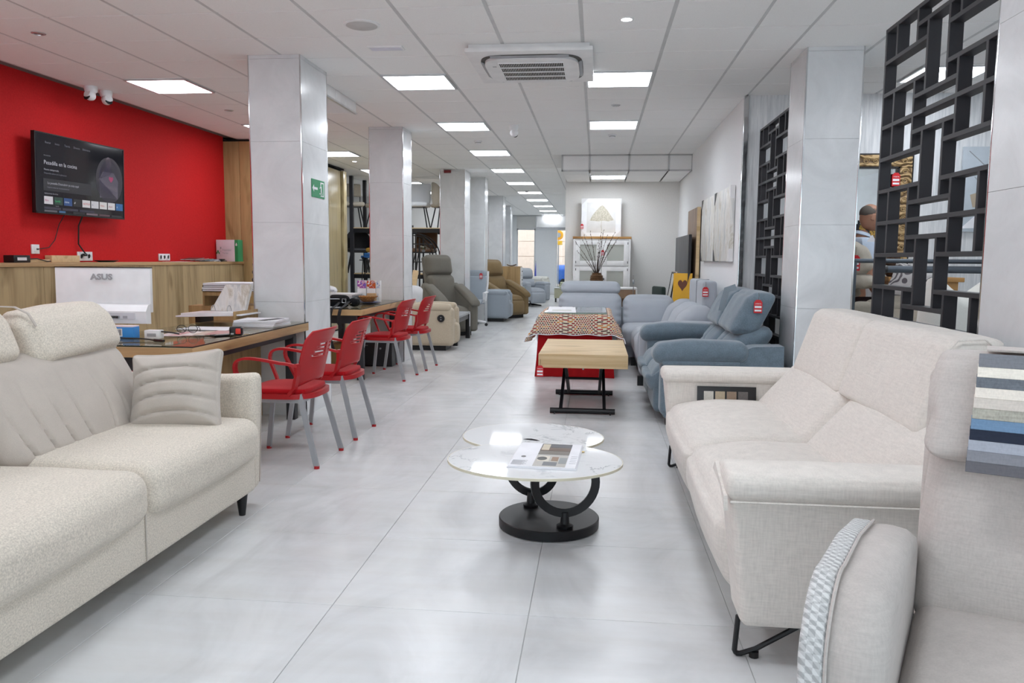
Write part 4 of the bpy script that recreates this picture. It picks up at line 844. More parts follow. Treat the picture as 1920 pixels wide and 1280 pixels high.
def second_desk_clutter():
    for k, c in enumerate(['8b8e93', 'd9dadb', 'a7a9ad', 'c9cacd', '6f747a', 'e1e1e2', 'b4b8be', 'd0d0d2']):
        t = thing('catalogue', f'{"bottom" if k == 0 else "topmost" if k == 7 else ORD[k]} {"grey" if k % 2 == 0 else "whitish"} catalogue up the pile beside the wicker basket', 'catalogue', (-2.95+.02*math.sin(k*2.1), 8.85, DZ+.0003+.014*k), .06*math.sin(k*1.7), 'catalogues piled on the second desk')
        obj('page_block', bbox(-.188, .198, -.148, .148, .001, .0125, .002, 1), 'paperw', t, None); obj('cover', join(bx(-.19, .20, -.15, .15, .0125, .0137), bx(-.19, .20, -.15, .15, 0, .001)), plain('cover_'+c, c, .4), t, None)
    t = thing('white_desk_phone', 'white curved desk phone lying on the catalogue pile', 'phone', (-3.07, 8.85, DZ+.114), R(20)); obj('handset', pillow(.17, .06, .05, .024, (0, 0, .012), 6, lambda P, U: P+np.stack([0*U[:, 0], 0*U[:, 0], .02*(1-U[:, 0])], 1)), 'whitep', t, 60, loc=(0, 0, .028)); obj('keypad', bx(-.02, .05, -.031, -.028, .02, .035), 'greyp', t, None)
    t = thing('belt_bag', 'black belt bag with hanging straps on the second desk corner', 'bag', (-2.70, 8.12, DZ), R(-6))
    obj('pouch', pillow(.24, .11, .115, .045, (.0, .01, .01), 8, noise=.004), plain('bag_black', '0f1013', .8, 0, .15), t, 60, loc=(-.02, 0, .062), rot=(R(-10), 0, R(-6))); obj('zip', tube([(-.12, -.058, .085), (0, -.068, .088), (.09, -.058, .08)], .003, 6), 'steel', t)
    obj('flap', pillow(.10, .12, .07, .03, (0, 0, .01), 6, noise=.004), plain('bag_black', '17181c', .55), t, 60, loc=(.14, .03, .05), rot=(0, R(20), 0)); obj('side_pocket', pillow(.07, .08, .06, .025, (0, 0, 0), 5), 'blackp', t, 60, loc=(-.20, -.02, .032))
    for x, w, l in ((.02, .032, .42), (.115, .034, .20)): obj('strap', tube([(x, -.05, .06), (x+.01, -.19, .02), (x+.01, -.285, .004), (x+.008, -.300, -.03), (x, -.303, -.07), (x-.01, -.303, -l*.7), (x+.03, -.303, -l)], .0, flat=(w, .005)), plain('strap_black', '121317', .7), t, None)
    obj('buckle', tube([(.05, -.075, .05), (.09, -.075, .05), (.09, -.07, .09), (.05, -.07, .09)], .005, 6, True), 'steel', t); obj('snap', tube([(.08, -.07, .035), (.12, -.06, .03), (.15, -.06, .045)], .005, 6), 'steel', t)
    t = thing('desk_papers', 'loose papers under the black belt bag', 'papers', (-2.82, 8.05, DZ)); [obj('sheet', xf(bx(-.14, .14, -.13, .13, .0012*k, .0012*k+.001), rot=(0, 0, .15*k)), 'paperw', t, None) for k in range(3)]
    t = thing('wicker_basket', 'small round wicker basket on a blue plate, second desk', 'basket', (-2.62, 8.86, DZ+.014))
    obj('bowl', lathe([(.06, 0), (.085, .02), (.105, .06), (.108, .066), (.10, .06), (.08, .025), (.05, .008), (0, .008)], 28), 'wicker', t); obj('rim', tube([(.106*math.cos(a), .106*math.sin(a), .064+.003*math.sin(a*14)) for a in np.linspace(0, 2*PI, 57)[:-1]], .006, 6, True), 'wicker', t)
    t = thing('blue_plate', 'blue plate under the wicker basket', 'plate', (-2.60, 8.86, DZ)); obj('dish', lathe([(.07, 0), (.125, .010), (.128, .013), (.07, .006), (0, .006)], 32), plain('plate_blue', '3a4a86', .3), t)
    t = thing('kraft_box', 'small kraft paper box inside the wicker basket', 'box', (-2.575, 8.86, DZ+.03), R(8)); obj('box', bbox(-.05, .05, -.04, .04, 0, .085, .003), plain('kraft', 'b3946c', .8), t)
    for n, (x, c1, c2) in enumerate(((-2.74, '3d62c4', 'a83f86'), (-2.625, 'd9701f', 'a83024'), (-2.545, '2f6dc2', 'd0d0d4'))):
        t = thing('brochure_box', ['white brochure box with blue and purple top, second desk', 'white brochure box with orange and red top, second desk', 'narrow white brochure box with blue top, against the second pillar'][n], 'box', (x, 9.05, DZ), 0, 'brochure boxes on the second desk'); w = (.052, .052, .022)[n]
        obj('box', bbox(-w, w, -.04, .04, 0, .255, .002), 'whitel', t)
        s = M.setdefault('splash'+c1, None)
        if s is None:
            q = NT('splash_'+c1); a = q.noise(q.coords(), 22, 3, .6, 1.); q.color(q.ramp(a, [(.35, lin(c1)), (.52, lin(c2)), (.62, lin('e8e4e4'))])); q.set(.35); M['splash'+c1] = q.m
        obj('top_print', bx(-w, w, -.0408, -.040, .165, .254), 'splash'+c1, t, None); obj('top_print', bx(-w, w, -.04, .04, .2552, .256), 'splash'+c1, t, None)
        lettering('color atelier', .017, 'greyp', t, (.006, -.0412, .03), (PI/2, R(-90), 0), sx=.9)
    for n, (x, y, rz) in enumerate(((-3.55, 9.35, 70),)): white_shell_chair(x, y, rz, 'white moulded chair showing behind the brochure boxes')
    white_shell_chair(-3.02, 12.35, 215, 'white tub chair between the second pillar and the sand recliner')
    t = thing('computer_tower', 'black computer tower under the second desk', 'computer', (-2.62, 9.40, 0)); obj('case', bbox(-.20, .19, -.21, .16, 0, .36, .008), 'blackp', t); obj('front_panel', bbox(-.18, .17, -.215, -.21, .02, .34, .002), 'charcoal', t); lettering('home', .02, 'greyp', t, (-.15, -.217, .25), (PI/2, 0, 0)); obj('badge', xf(cyl((0, 0, 0), .012, .004, 12), (.05, -.216, .22), (PI/2, 0, 0)), 'greyp', t)
    t = thing('cardboard_box', 'brown cardboard carton under the second desk', 'box', (-2.95, 8.62, 0)); obj('body', bbox(-.20, .18, -.15, .2, 0, .34, .003), plain('cardboard', '8e7247', .9), t); obj('flap', bx(-.20, .18, -.15, .02, .341, .345), plain('cardboard', '8e7247', .9), t, None); obj('parcel_tape', bx(-.02, .02, -.152, .2, .10, .346), plain('tape_brown', '9c8256', .4), t, None)
def white_shell_chair(x, y, rz, label):
    t = thing('white_tub_chair', label, 'chair', (x, y, 0), R(rz)); V, F = [], []; n = 26
    for i in range(n+1):
        a = -PI*.12+(PI*1.24)*i/n; c, s = math.cos(a), math.sin(a); hb = .30+.14*max(0, s)
        for k, (q, z) in enumerate(((.60, .40), (.86, .42), (.98, .52), (1.04, .44+hb*.7), (1.06, .44+hb))): V.append((.25*q*c, .24*q*s, z))
    for i in range(n):
        for k in range(4): q = i*5+k; F.append((q, q+5, q+6, q+1))
    b = obj('shell', (V, F), 'whitep', t, 60); so = b.modifiers.new('thickness', 'SOLIDIFY'); so.thickness = .012
    obj('seat', prism(ellipse(.22, .21, 24), .40, .43), 'whitep', t)
    for sx in (-1, 1):
        for sy in (-1, 1): obj('leg', tube([(sx*.10, sy*.10, .40), (sx*.22, sy*.21, 0)], [.016, .010]), 'oak_panel', t)
second_desk_clutter()

# ================================================================ RED WALL: COUNTER, TV, SOCKETS, CAMERAS, ON-COUNTER THINGS
def counter():
    t = thing('wood_counter', 'low oak-boarded counter running along the red wall', 'counter', (0, 0, 0)); ys = [-1.0+.78*k for k in range(15)]; off = 7.12-(-1.0+.78*10)-.0
    obj('carcass', bx(-5.115, -4.892, -2.4, 10.49, 0, 1.205), 'dark', t, None); obj('counter_top', bbox(-5.115, -4.86, -2.4, 10.49, 1.206, 1.242, .003), 'oak_y', t)
    js = [-2.4+k*.785+.27 for k in range(17)]; js = [j for j in js if j < 10.4]+[10.49]; js[0] = -2.4
    for a, b in zip(js, js[1:]): obj('board', bbox(-4.89, -4.87, a+.002, b-.002, .06, 1.204, .002, 1), 'oak_v', t, None)
    obj('plinth', bx(-4.91, -4.885, -2.4, 10.49, 0, .058), 'dark', t, None)
    w = thing('oak_wardrobe', 'tall oak wardrobe block at the end of the red wall', 'wardrobe', (0, 0, 0))
    obj('carcass', bx(-5.18, -4.605, 10.53, 14.1, 0, 2.86), 'dark', w, None)
    for a, b in ((-5.185, -4.90), (-4.895, -4.59)): obj('end_panel', bbox(a, b, 10.502, 10.528, 0, 2.875, .002), 'oak_panel', w)
    for a, b in ((10.53, 12.3), (12.31, 13.86)): obj('sliding_door', bbox(-4.604, -4.582, a, b, .03, 2.84, .002), 'oak_door', w)
    obj('door_edge', bbox(-4.62, -4.545, 13.93, 14.1, 0, 2.85, .003), 'oak_door', w); obj('top_shadow_gap', bx(-5.18, -4.59, 10.51, 14.1, 2.876, 2.90), 'dark', w, None)
counter()
SCREEN = {}
def tv():
    t = thing('television', 'black flat television mounted on the red wall showing a streaming menu', 'television', (-4.985, 7.27, 2.05), 0)
    # local: picture plane faces +x ; u runs along +y (viewer's right), v = z
    t.rotation_euler = (0, R(2), R(-2)); w, h = .635, .363
    obj('case', bbox(-.03, .0, -w, w, -h, h, .004), 'blackp', t); obj('bezel', join(bx(-.002, .008, -w, w, -h, -h+.016), bx(-.002, .008, -w, w, h-.010, h), bx(-.002, .008, -w, -w+.010, -h, h), bx(-.002, .008, w-.010, w, -h, h)), 'blackp', t, None)
    s = NT('tv_screen'); s.color(lin('08080c')); s.set(.08, 0, .5); s.b.inputs['Emission Color'].default_value = lin('1d1d28'); s.b.inputs['Emission Strength'].default_value = .25
    sc_ = obj('screen', bx(-.001, .003, -w+.010, w-.010, -h+.016, h-.010), s.m, t, None)
    def em(c, k=.8):
        k = round(k*.62, 3); return emit('scr_'+c+str(k), c, k)
    def q(u0, u1, v0, v1, c, x=.0034, k=.8): obj('menu_tile', bx(x, x+.0006, u0, u1, v0, v1), em(c, k), sc_, None)
    def tx(s_, size, u, v, c='c9c9d4', k=.8): lettering(s_, size, em(c, k), sc_, (.0042, u, v), (PI/2, 0, PI/2), ext=.0002)
    for k, wd in enumerate(('Buscar', 'Inicio', 'Tienda', 'Directo', 'Biblioteca')): tx(wd, .028, -.50+.125*k, .270, '7d7d8c', .6)
    tx('PROGRAMA', .016, -.52, .155, '8a8a95', .6); tx('Pesadilla en la cocina', .052, -.52, .082); tx('Nueva temporada', .026, -.52, .028, 'a9a9b4'); tx('Disponible ahora en la aplicacion', .022, -.52, -.004, '6f6f7c')
    q(-.53, .12, -.155, -.045, '20202c', .0033, .5); tx('La pestaña Descubrir ya esta aqui', .031, -.48, -.093, 'b4b4c0'); tx('Explora todas las recomendaciones', .020, -.48, -.128, '7c7c8a')
    tx('Aplicaciones favoritas', .020, -.52, -.185, '9a9aa6')
    # show still: a chef, bald head and crossed arms, pink heart on the apron
    for pts, c, k in ((ellipse(.21, .23, 32, (.40, .02)), '2a2434', .7), (ellipse(.16, .17, 28, (.40, .05)), '4d4560', .6), (ellipse(.045, .062, 20, (.385, .19)), '9c8a98', .6), ([(.25, -.16), (.24, .02), (.30, .10), (.47, .10), (.54, .02), (.53, -.16)], '8d8798', .6), ([(.27, -.03), (.52, -.09), (.53, -.04), (.28, .03)], 'a195a2', .6)):
        obj('show_still', xf(prism(pts, .0036, .0040, 'x')), em(c, k), sc_, None)
    obj('show_still', prism([(.425, -.0), (.39, .035), (.395, .055), (.412, .06), (.425, .048), (.438, .06), (.455, .055), (.46, .035)], .0041, .0046, 'x'), em('b23a6c', .8), sc_, None)
    for k, (c, t_, tc) in enumerate((('e9e4ec', 'fibra', 'b0306a'), ('123a30', 'Spotify', '2fb573'), ('1d4e8f', 'd.tres', 'dfe8f4'), ('16161c', 'aF', 'e8e8ee'), ('e9e6ea', 'NETFLIX', 'c11f2c'), ('dfdfe6', 'tv', '6a6f86'), ('ebe9ea', 'Video', 'b5482f'), ('e9e8ec', 'player', 'a03a4e'), ('2a6fb0', 'A', 'dfe8f4'))):
        u = -.525+.128*k; q(u, min(u+.112, w-.012), -.275, -.205, c, .0036, .75); lettering(t_, .026, em(tc, .9), sc_, (.0046, u+.010, -.25), (PI/2, 0, PI/2), ext=.0002)
    tx('Spotify', .016, -.38, -.293, '8a8a94')
    for k in range(3): q(-.525+.235*k, -.31+.235*k, -.322, -.300, '38344a', .0036, .6)
    for k, c in enumerate(('6d6a74', '4a7fb0', '1d1d24', '8a7682', '6b4a56', '2a2a34')): q(-.525+.19*k, -.36+.19*k if k != 1 else -.25, -.346, -.328, c, .0038, .6)
    obj('wall_bracket', bx(-.112, -.03, -.15, .15, -.15, .15), 'black', t, None)
    for n, (P, l) in enumerate((([(-5.02, 7.03, 1.69), (-5.08, 7.03, 1.60), (-5.095, 6.98, 1.45), (-5.10, 6.90, 1.38), (-5.105, 6.76, 1.363)], 'thin black cable from the television to the single wall socket'), ([(-5.02, 7.30, 1.70), (-5.07, 7.30, 1.60), (-5.095, 7.32, 1.42), (-5.08, 7.36, 1.36), (-5.085, 7.42, 1.315)], 'thick black cable from the television to the double socket'))):
        c = thing('tv_cable', l, 'cable'); obj('wire', tube(P, .004+.003*n), 'cord', c); obj('plug', tube([P[-1], tuple(Vector(P[-1])+Vector((.0, -.05 if n else -.02, -.0)))], .014 if n else .008), 'blackp', c)
    for y0, y1, z0, z1, n, l in ((6.685, 6.785, 1.32, 1.405, 1, 'single white wall socket on the red wall, under the television corner'), (7.32, 7.55, 1.255, 1.345, 2, 'double white wall socket on the red wall, with the plug in it'), (8.78, 9.02, 1.255, 1.335, 3, 'triple white wall socket on the red wall')):
        k = thing('wall_socket', l, 'socket', (-5.12, (y0+y1)/2, (z0+z1)/2), 0, 'white wall sockets'); a, b = (y1-y0)/2, (z1-z0)/2
        obj('plate', bbox(0, .012, -a, a, -b, b, .003), 'whitep', k)
        for i in range(n):
            yy = -a+(2*a)*(i+.5)/n; obj('insert', xf(lathe([(.0, 0), (.020, 0), (.024, .004), (.026, .004), (.026, 0)], 16), (.012, yy, 0), (0, PI/2, 0)) if n > 1 else bbox(.012, .016, yy-.025, yy+.025, -.025, .025, .002), 'whitel', k); obj('pin_holes', join(bx(.0125, .0142, yy-.011, yy-.006, -.003, .003), bx(.0125, .0142, yy+.006, yy+.011, -.003, .003)), 'greyp', k, None)
tv()
CZ = 1.242
def on_counter():
    t = thing('power_adapter', 'black power adapter brick on the counter with its thin lead', 'adapter', (-4.98, 6.33, CZ)); obj('brick', bbox(-.05, .05, -.10, .10, 0, .065, .008), 'blackp', t); obj('label', bx(.0505, .052, -.06, .05, .02, .045), 'paperw', t, None); obj('lead', tube([(0, .10, .03), (.02, .22, .035), (.03, .33, .01), (.0, .42, .012)], .005), 'cord', t)
    t = thing('wood_offcut', 'short pale wood board lying on the counter under the television', 'board', (-5.03, 7.15, CZ)); obj('board', bbox(-.08, -.01, -.30, .10, 0, .065, .003), 'oak_light', t); obj('board', bbox(-.06, .06, -.78, -.42, 0, .028, .003), 'oak_light', t)
    t = thing('black_dish', 'shallow black dish on the counter below the double socket', 'dish', (-4.96, 7.55, CZ)); obj('dish', xf(lathe([(.05, 0), (.085, .012), (.087, .016), (.05, .007), (0, .007)], 28), s=(.9, 2.0, 1.2)), 'blackp', t)
    for k, (c, w) in enumerate((('5a4a44', 'brown'), ('a83a30', 'red'), ('4a6a52', 'green'), ('5a6a86', 'blue'), ('cfd0d4', 'pale grey'), ('2a2a30', 'black'))):
        t = thing('magazine', f'{w} covered magazine in the fan lying on the red wall counter', 'magazine', (-4.98, 9.30+.12*k, CZ+.006+.005*(5-k)), .1, 'fan of magazines on the counter'); t.rotation_euler = (R(4), 0, .1)
        obj('page_block', bx(-.088, .098, -.138, .138, .001, .0065), 'paperw', t, None); obj('cover', join(bx(-.09, .10, -.14, .14, .0065, .008), bx(-.09, .10, -.14, .14, 0, .001)), plain('mag_'+c, c, .35), t, None)
    t = thing('loose_sheet', 'single white sheet lying on the counter before the magazines', 'paper', (-4.98, 9.52, CZ))
    obj('sheet', bx(-.10, .06, -.72, -.30, 0, .002), 'paperw', t, None)
    t = thing('first_aid_box', 'white card box with a green end and cross on the counter', 'box', (-4.945, 10.22, CZ), R(-5))
    obj('box', bbox(-.15, .12, -.06, .06, 0, .29, .002), plain('box_pale', 'ddd2d8', .5), t); obj('green_end', bbox(.1205, .172, -.06, .06, 0, .29, .002), plain('box_green', '2c8a52', .5), t); obj('cross', join(bx(.133, .160, -.0615, -.06, .215, .228), bx(.140, .153, -.0615, -.06, .208, .248)), 'paperw', t, None)
    lettering('Fraternidad', .045, 'greyp', t, (-.06, -.061, .14), (PI/2, 0, 0), sx=.62); lettering('Muprespa', .028, 'greyp', t, (-.06, -.061, .105), (PI/2, 0, 0), sx=.75); g = plain('box_green', '2c8a52', .5)
    obj('leaf_logo', xf(join(prism(ellipse(.011, .018, 12), 0, .001), xf(prism(ellipse(.009, .014, 12), 0, .001), (-.015, -.022, 0)), xf(prism(ellipse(.009, .014, 12), 0, .001), (.015, -.022, 0))), (-.125, -.061, .135), (PI/2, 0, 0)), g, t, None)
    obj('sketch', join(bx(-.095, -.092, -.061, -.06, .07, .20), bx(-.10, -.07, -.061, -.06, .135, .14), bx(-.09, -.075, -.061, -.06, .165, .195)), 'greyp', t, None)
    t = thing('stapler', 'flat dark stapler on the counter before the card box', 'stapler', (-4.90, 9.93, CZ), R(10)); obj('base', bbox(-.03, .03, -.10, .12, 0, .012, .004), 'blackp', t); obj('arm', bbox(-.022, .022, -.09, .06, .016, .035, .006), 'blackp', t)
on_counter()
def cameras():
    for x, y, rz, l, g in ((-4.815, 7.21, -10, 'white dome security camera by the red wall, its dark lens turned to the room', 1), (-4.80, 7.42, 60, 'white dome security camera by the red wall, turned away', 1), (-1.02, 9.63, 170, 'white dome security camera in the middle of the aisle ceiling', 1)):
        t = thing('security_camera', l, 'camera', (x, y, CE), R(rz), 'ceiling security cameras'); k = 1.0 if x < -4 else .95
        obj('base', lathe([(.058*k, 0), (.060*k, -.012), (.055*k, -.045), (.044*k, -.06), (0, -.062)], 24), 'whitep', t)
        b = obj('eyeball', xf(lathe([(0, -.05), (.03, -.042), (.046, -.02), (.05, .005), (.045, .03), (.034, .042)], 24), (0, -.012, -.085), (R(68), 0, 0)), 'whitep', t); obj('lens', xf(lathe([(.036, 0), (.030, .006), (0, .008)], 20), (0, -.05, -.10), (R(68), 0, 0)), 'blackp', t)
    t = thing('ceiling_speaker', 'round grey loudspeaker set into the ceiling tile', 'speaker', (-1.64, 5.47, CE)); obj('rim', lathe([(.125, .004), (.125, -.006), (.115, -.010), (0, -.010)], 36), 'whitel', t); obj('grille', lathe([(.108, -.010), (.100, -.014), (0, -.015)], 36), plain('grille_grey', 'c3c2c0', .8), t)
    t = thing('emergency_light', 'flush rectangular emergency light in the ceiling near the round loudspeaker', 'emergency light', (-1.63, 6.07, CE)); obj('case', bbox(-.135, .135, -.055, .055, -.010, .004, .003), 'whitel', t); obj('diffuser', bx(-.12, .12, -.042, .042, -.012, -.0095), plain('diffuser_grey', 'd6d7e2', .4), t, None)
    for x, y, on, l in ((.17, 5.48, 1, 'lit round spotlight in the ceiling beside the cassette unit'), (.17, 8.45, 0, 'unlit round spotlight between the two panels of the short row'), (-4.05, 5.49, 0, 'unlit round spotlight near the red wall, closest to the viewer'), (-4.05, 8.47, 0, 'unlit round spotlight near the red wall, beyond the first panel'), (-4.05, 13.0, 1, 'small lit spotlight before the oak wardrobe end'), (-4.05, 20.0, 1, 'small lit spotlight deep in the storage corner')):
        t = thing('spotlight', l, 'spotlight', (x, y, CE), 0, 'recessed round spotlights'); obj('ring', lathe([(.048, .004), (.048, -.005), (.036, -.008), (.034, .002)], 24), 'silver' if not on else 'whitel', t); obj('bulb', lathe([(.033, .0), (.028, -.005), (0, -.006)], 18), 'ledspot' if on else plain('dull_lens', '8a8886', .3), t)
    for x, y, l in ((.173, 10.39, 'white smoke detector before the dropped ceiling box'), (-1.64, 10.85, 'flat smoke detector between panels of the long row'), (-1.66, 18.67, 'small smoke detector far down the long row')):
        t = thing('smoke_detector', l, 'smoke detector', (x, y, CE), 0, 'ceiling smoke detectors'); obj('base', lathe([(.052, .002), (.054, -.012), (.05, -.018), (0, -.018)], 24), 'whitep', t); obj('cap', lathe([(.040, -.018), (.038, -.036), (.026, -.044), (0, -.045)], 24), 'whitep', t); obj('vents', lathe([(.0405, -.022), (.0405, -.030)], 24), 'greyp', t)
    # cassette air conditioner
    t = thing('air_conditioner', 'white ceiling cassette air conditioner with a dark intake grille', 'air conditioner', (-.535, 6.53, CE))
    obj('back_plate', bbox(-.455, .455, -.50, .50, -.035, .0, .004), 'whitel', t); obj('panel', bbox(-.48, .48, -.53, .53, -.062, -.032, .006), 'whitel', t)
    P = ellipse(.40, .43, 56, (0, 0), .42); Q = ellipse(.37, .40, 56, (0, 0), .42)
    obj('air_gap', prism(P, -.068, -.06), plain('gap_dark', '55534f', .7), t, None); obj('face', prism(Q, -.088, -.065), 'whitel', t, 30)
    for s in (-1, 1): obj('louver', xf(bbox(-.30, .30, -.014, .014, -.004, .004, .003), (0, s*.413, -.074), (R(25*s), 0, 0)), 'greyp', t); obj('louver', xf(bbox(-.014, .014, -.24, .24, -.004, .004, .003), (s*.383, 0, -.074), (0, R(-25*s), 0)), 'greyp', t)
    obj('intake', bx(-.25, .25, -.30, .30, -.0895, -.087), plain('intake_dark', '1f1d1a', .8), t, None)
    g = join(*[bx(-.25+.0135*k-.0016, -.25+.0135*k+.0016, -.30, .30, -.0925, -.089) for k in range(38)]); obj('grille', g, 'whitel', t, None)['kind'] = 'stuff'
    for k in range(5): obj('grille_rib', bx(-.255, .255, -.30+.15*k-.004, -.30+.15*k+.004, -.098, -.089), 'whitel', t, None)
    obj('badge', bx(-.31, -.28, -.18, -.16, -.0895, -.088), 'greyp', t, None)
    # green exit sign on the first pillar
    t = thing('exit_sign', 'green emergency exit sign with arrow and running figure on the nearest pillar', 'sign', (-2.363, 6.555, 1.885)); gr = plain('exit_green', '1f8a5a', .4)
    obj('plate', bbox(-.001, .003, -.155, .155, -.075, .075, .001, 1), gr, t)
    a = lambda p: obj('pictogram', prism(p, .0031, .0042, 'x'), 'paperw', t, None)
    a([(-.145, 0), (-.105, .03), (-.105, .010), (-.02, .010), (-.02, -.010), (-.105, -.010), (-.105, -.03)]); a([(.05, -.06), (.13, -.06), (.13, .06), (.05, .06), (.05, .05), (.12, .05), (.12, -.05), (.05, -.05)])
    a(ellipse(.010, .010, 12, (.058, .040))); a([(.05, .028), (.075, .026), (.082, -.005), (.062, -.008)]); a([(.062, -.008), (.08, -.006), (.095, -.045), (.082, -.048)]); a([(.058, -.006), (.068, -.008), (.048, -.035), (.025, -.032), (.025, -.040), (.052, -.045)]); a([(.05, .028), (.055, .02), (.035, .003), (.028, .008)])
    # red alarm beacon at the top of the third pillar
    t = thing('alarm_beacon', 'dark red alarm beacon at the top of the third pillar', 'alarm', (-2.71, 14.235, 2.86)); obj('base', bbox(-.06, .07, -.035, .0, -.02, .03, .004), plain('beacon_red', '6e1a20', .4), t); obj('lens', bbox(-.055, .065, -.05, -.035, -.015, .02, .006), plain('lens_red', '7f1d22', .2), t)
cameras()

# ================================================================ RECLINERS AND STORAGE BEYOND THE PILLARS
def recliner(name, label, mat, loc, rz, h=1.08, w=.78, d=.88, arm=.62, puffy=.02, base='block', button=False, slope=.0, head=.28, group=None):
    t = thing(name, label, 'armchair', loc, R(rz), group); aw = .17
    z0 = .07 if base == 'block' else .16
    obj('base', bbox(-w/2+aw, w/2-aw, -d/2+.06, d/2-.10, z0, .36, .03, 3), mat, t)
    def fr(P, U): P[:, 2] -= .03*np.clip(-U[:, 1], 0, 1)**2*np.clip(U[:, 2], 0, 1); return P
    obj('seat_cushion', pillow(w-2*aw+.02, d*.72, .18, .07, (0, 0, puffy), 8, fr), mat, t, 60, loc=(0, -.09, .40))
    obj('footrest', pillow(w-2*aw+.02, .10, .30, .045, (0, puffy, 0), 6), mat, t, 60, loc=(0, -d/2+.05, .24))
    def fb(P, U): P[:, 1] += .30*(P[:, 2]); return P
    bh = h-.50-head
    obj('back_cushion', pillow(w-2*aw+.10, .20, bh, .08, (0, puffy+.02, 0), 8, fb), mat, t, 60, loc=(0, .235+.05, .48+bh/2))
    obj('headrest', pillow(w-2*aw+.10, .19, head, .08, (0, puffy+.02, .01), 8, fb), mat, t, 60, loc=(0, .30+.30*(bh/2+head/2)+.0, .48+bh+head/2))
    obj('back_shell', pillow(w-2*aw+.12, .10, h-.45, .04, f=lambda P, U: P+np.stack([0*P[:, 0], .28*P[:, 2], 0*P[:, 0]], 1)), mat, t, 60, loc=(0, .42, .40+(h-.45)/2))
    for s in (-1, 1):
        def fa(P, U): P[:, 2] += slope*(P[:, 1])*np.clip(U[:, 2]*.5+.5, 0, 1); return P
        def fpd(P, U): P[:, 2] += slope*P[:, 1]; P[:, 2] -= (.05 if slope else 0)*np.clip(-U[:, 1]-.5, 0, 1); return P
        obj('arm', pillow(aw, d-.04, arm-.09-z0+.05, .06, (.012, 0, 0), 8, fa), mat, t, 60, loc=(s*(w/2-aw/2), 0, z0+(arm-.09-z0+.05)/2))
        obj('arm_pad', pillow(aw+.03, d*(.80 if slope else .66), .10, .048, (0, 0, puffy*.6), 8, fpd), mat, t, 60, loc=(s*(w/2-aw/2+.005), -.10, arm-.045-slope*.10))
    if button:
        b = obj('control_panel', xf(cyl((0, 0, 0), .052, .012, 24), (-w/2-.010, -.27, arm-.19), (0, R(-90), 0)), 'blackp', t)
        for k in (-1, 1): obj('button', xf(cyl((0, 0, 0), .008, .004, 10), (-w/2-.023, -.27, arm-.19+.016*k), (0, R(-90), 0)), 'greyp', b)
    if base == 'block': obj('plinth', bx(-w/2+.08, w/2-.08, -d/2+.14, d/2-.12, 0, .08), 'black', t, None)
    else:
        obj('column', cyl((0, 0, .03), .035, .14, 16), 'black', t)
        for k in range(4): a = PI/4+k*PI/2; obj('base_arm', tube([(0, 0, .05), (.30*math.cos(a), .30*math.sin(a), .018)], [.03, .016], 8), 'black', t)
    return t
recliner('sand_recliner', 'sand coloured recliner seen side-on, round black control on its arm', 'beige', (-2.43, 11.15, 0), 90, 1.05, .56, .92, .655, .03, button=True)
recliner('olive_recliner', 'tall olive grey recliner with sloping arms before the third pillar', 'olive', (-2.50, 13.30, 0), 38, 1.38, .74, .80, .78, .025, slope=.42, head=.34)
recliner('blue_grey_recliner', 'pale blue grey recliner seen side-on, half hidden by the fourth pillar', 'ice', (-2.22, 16.50, 0), 90, 1.0, .72, .92, .64, .02, button=False)
recliner('camel_recliner', 'plump camel brown recliner beside the tall oak chest', 'brown', (-2.08, 17.45, 0), 50, 1.30, .92, .86, .74, .045, slope=.40, head=.36)
recliner('swivel_recliner', 'pale grey swivel recliner on a black star base near the far exit', 'lgrey', (-1.80, 21.9, 0), 38, 1.06, .80, .82, .66, .03, base='star')
recliner('white_armchair', 'white armchair with rolled arms beside the far white pillar', 'ivory', (-1.92, 24.4, 0), 78, .84, .86, .86, .74, .05)
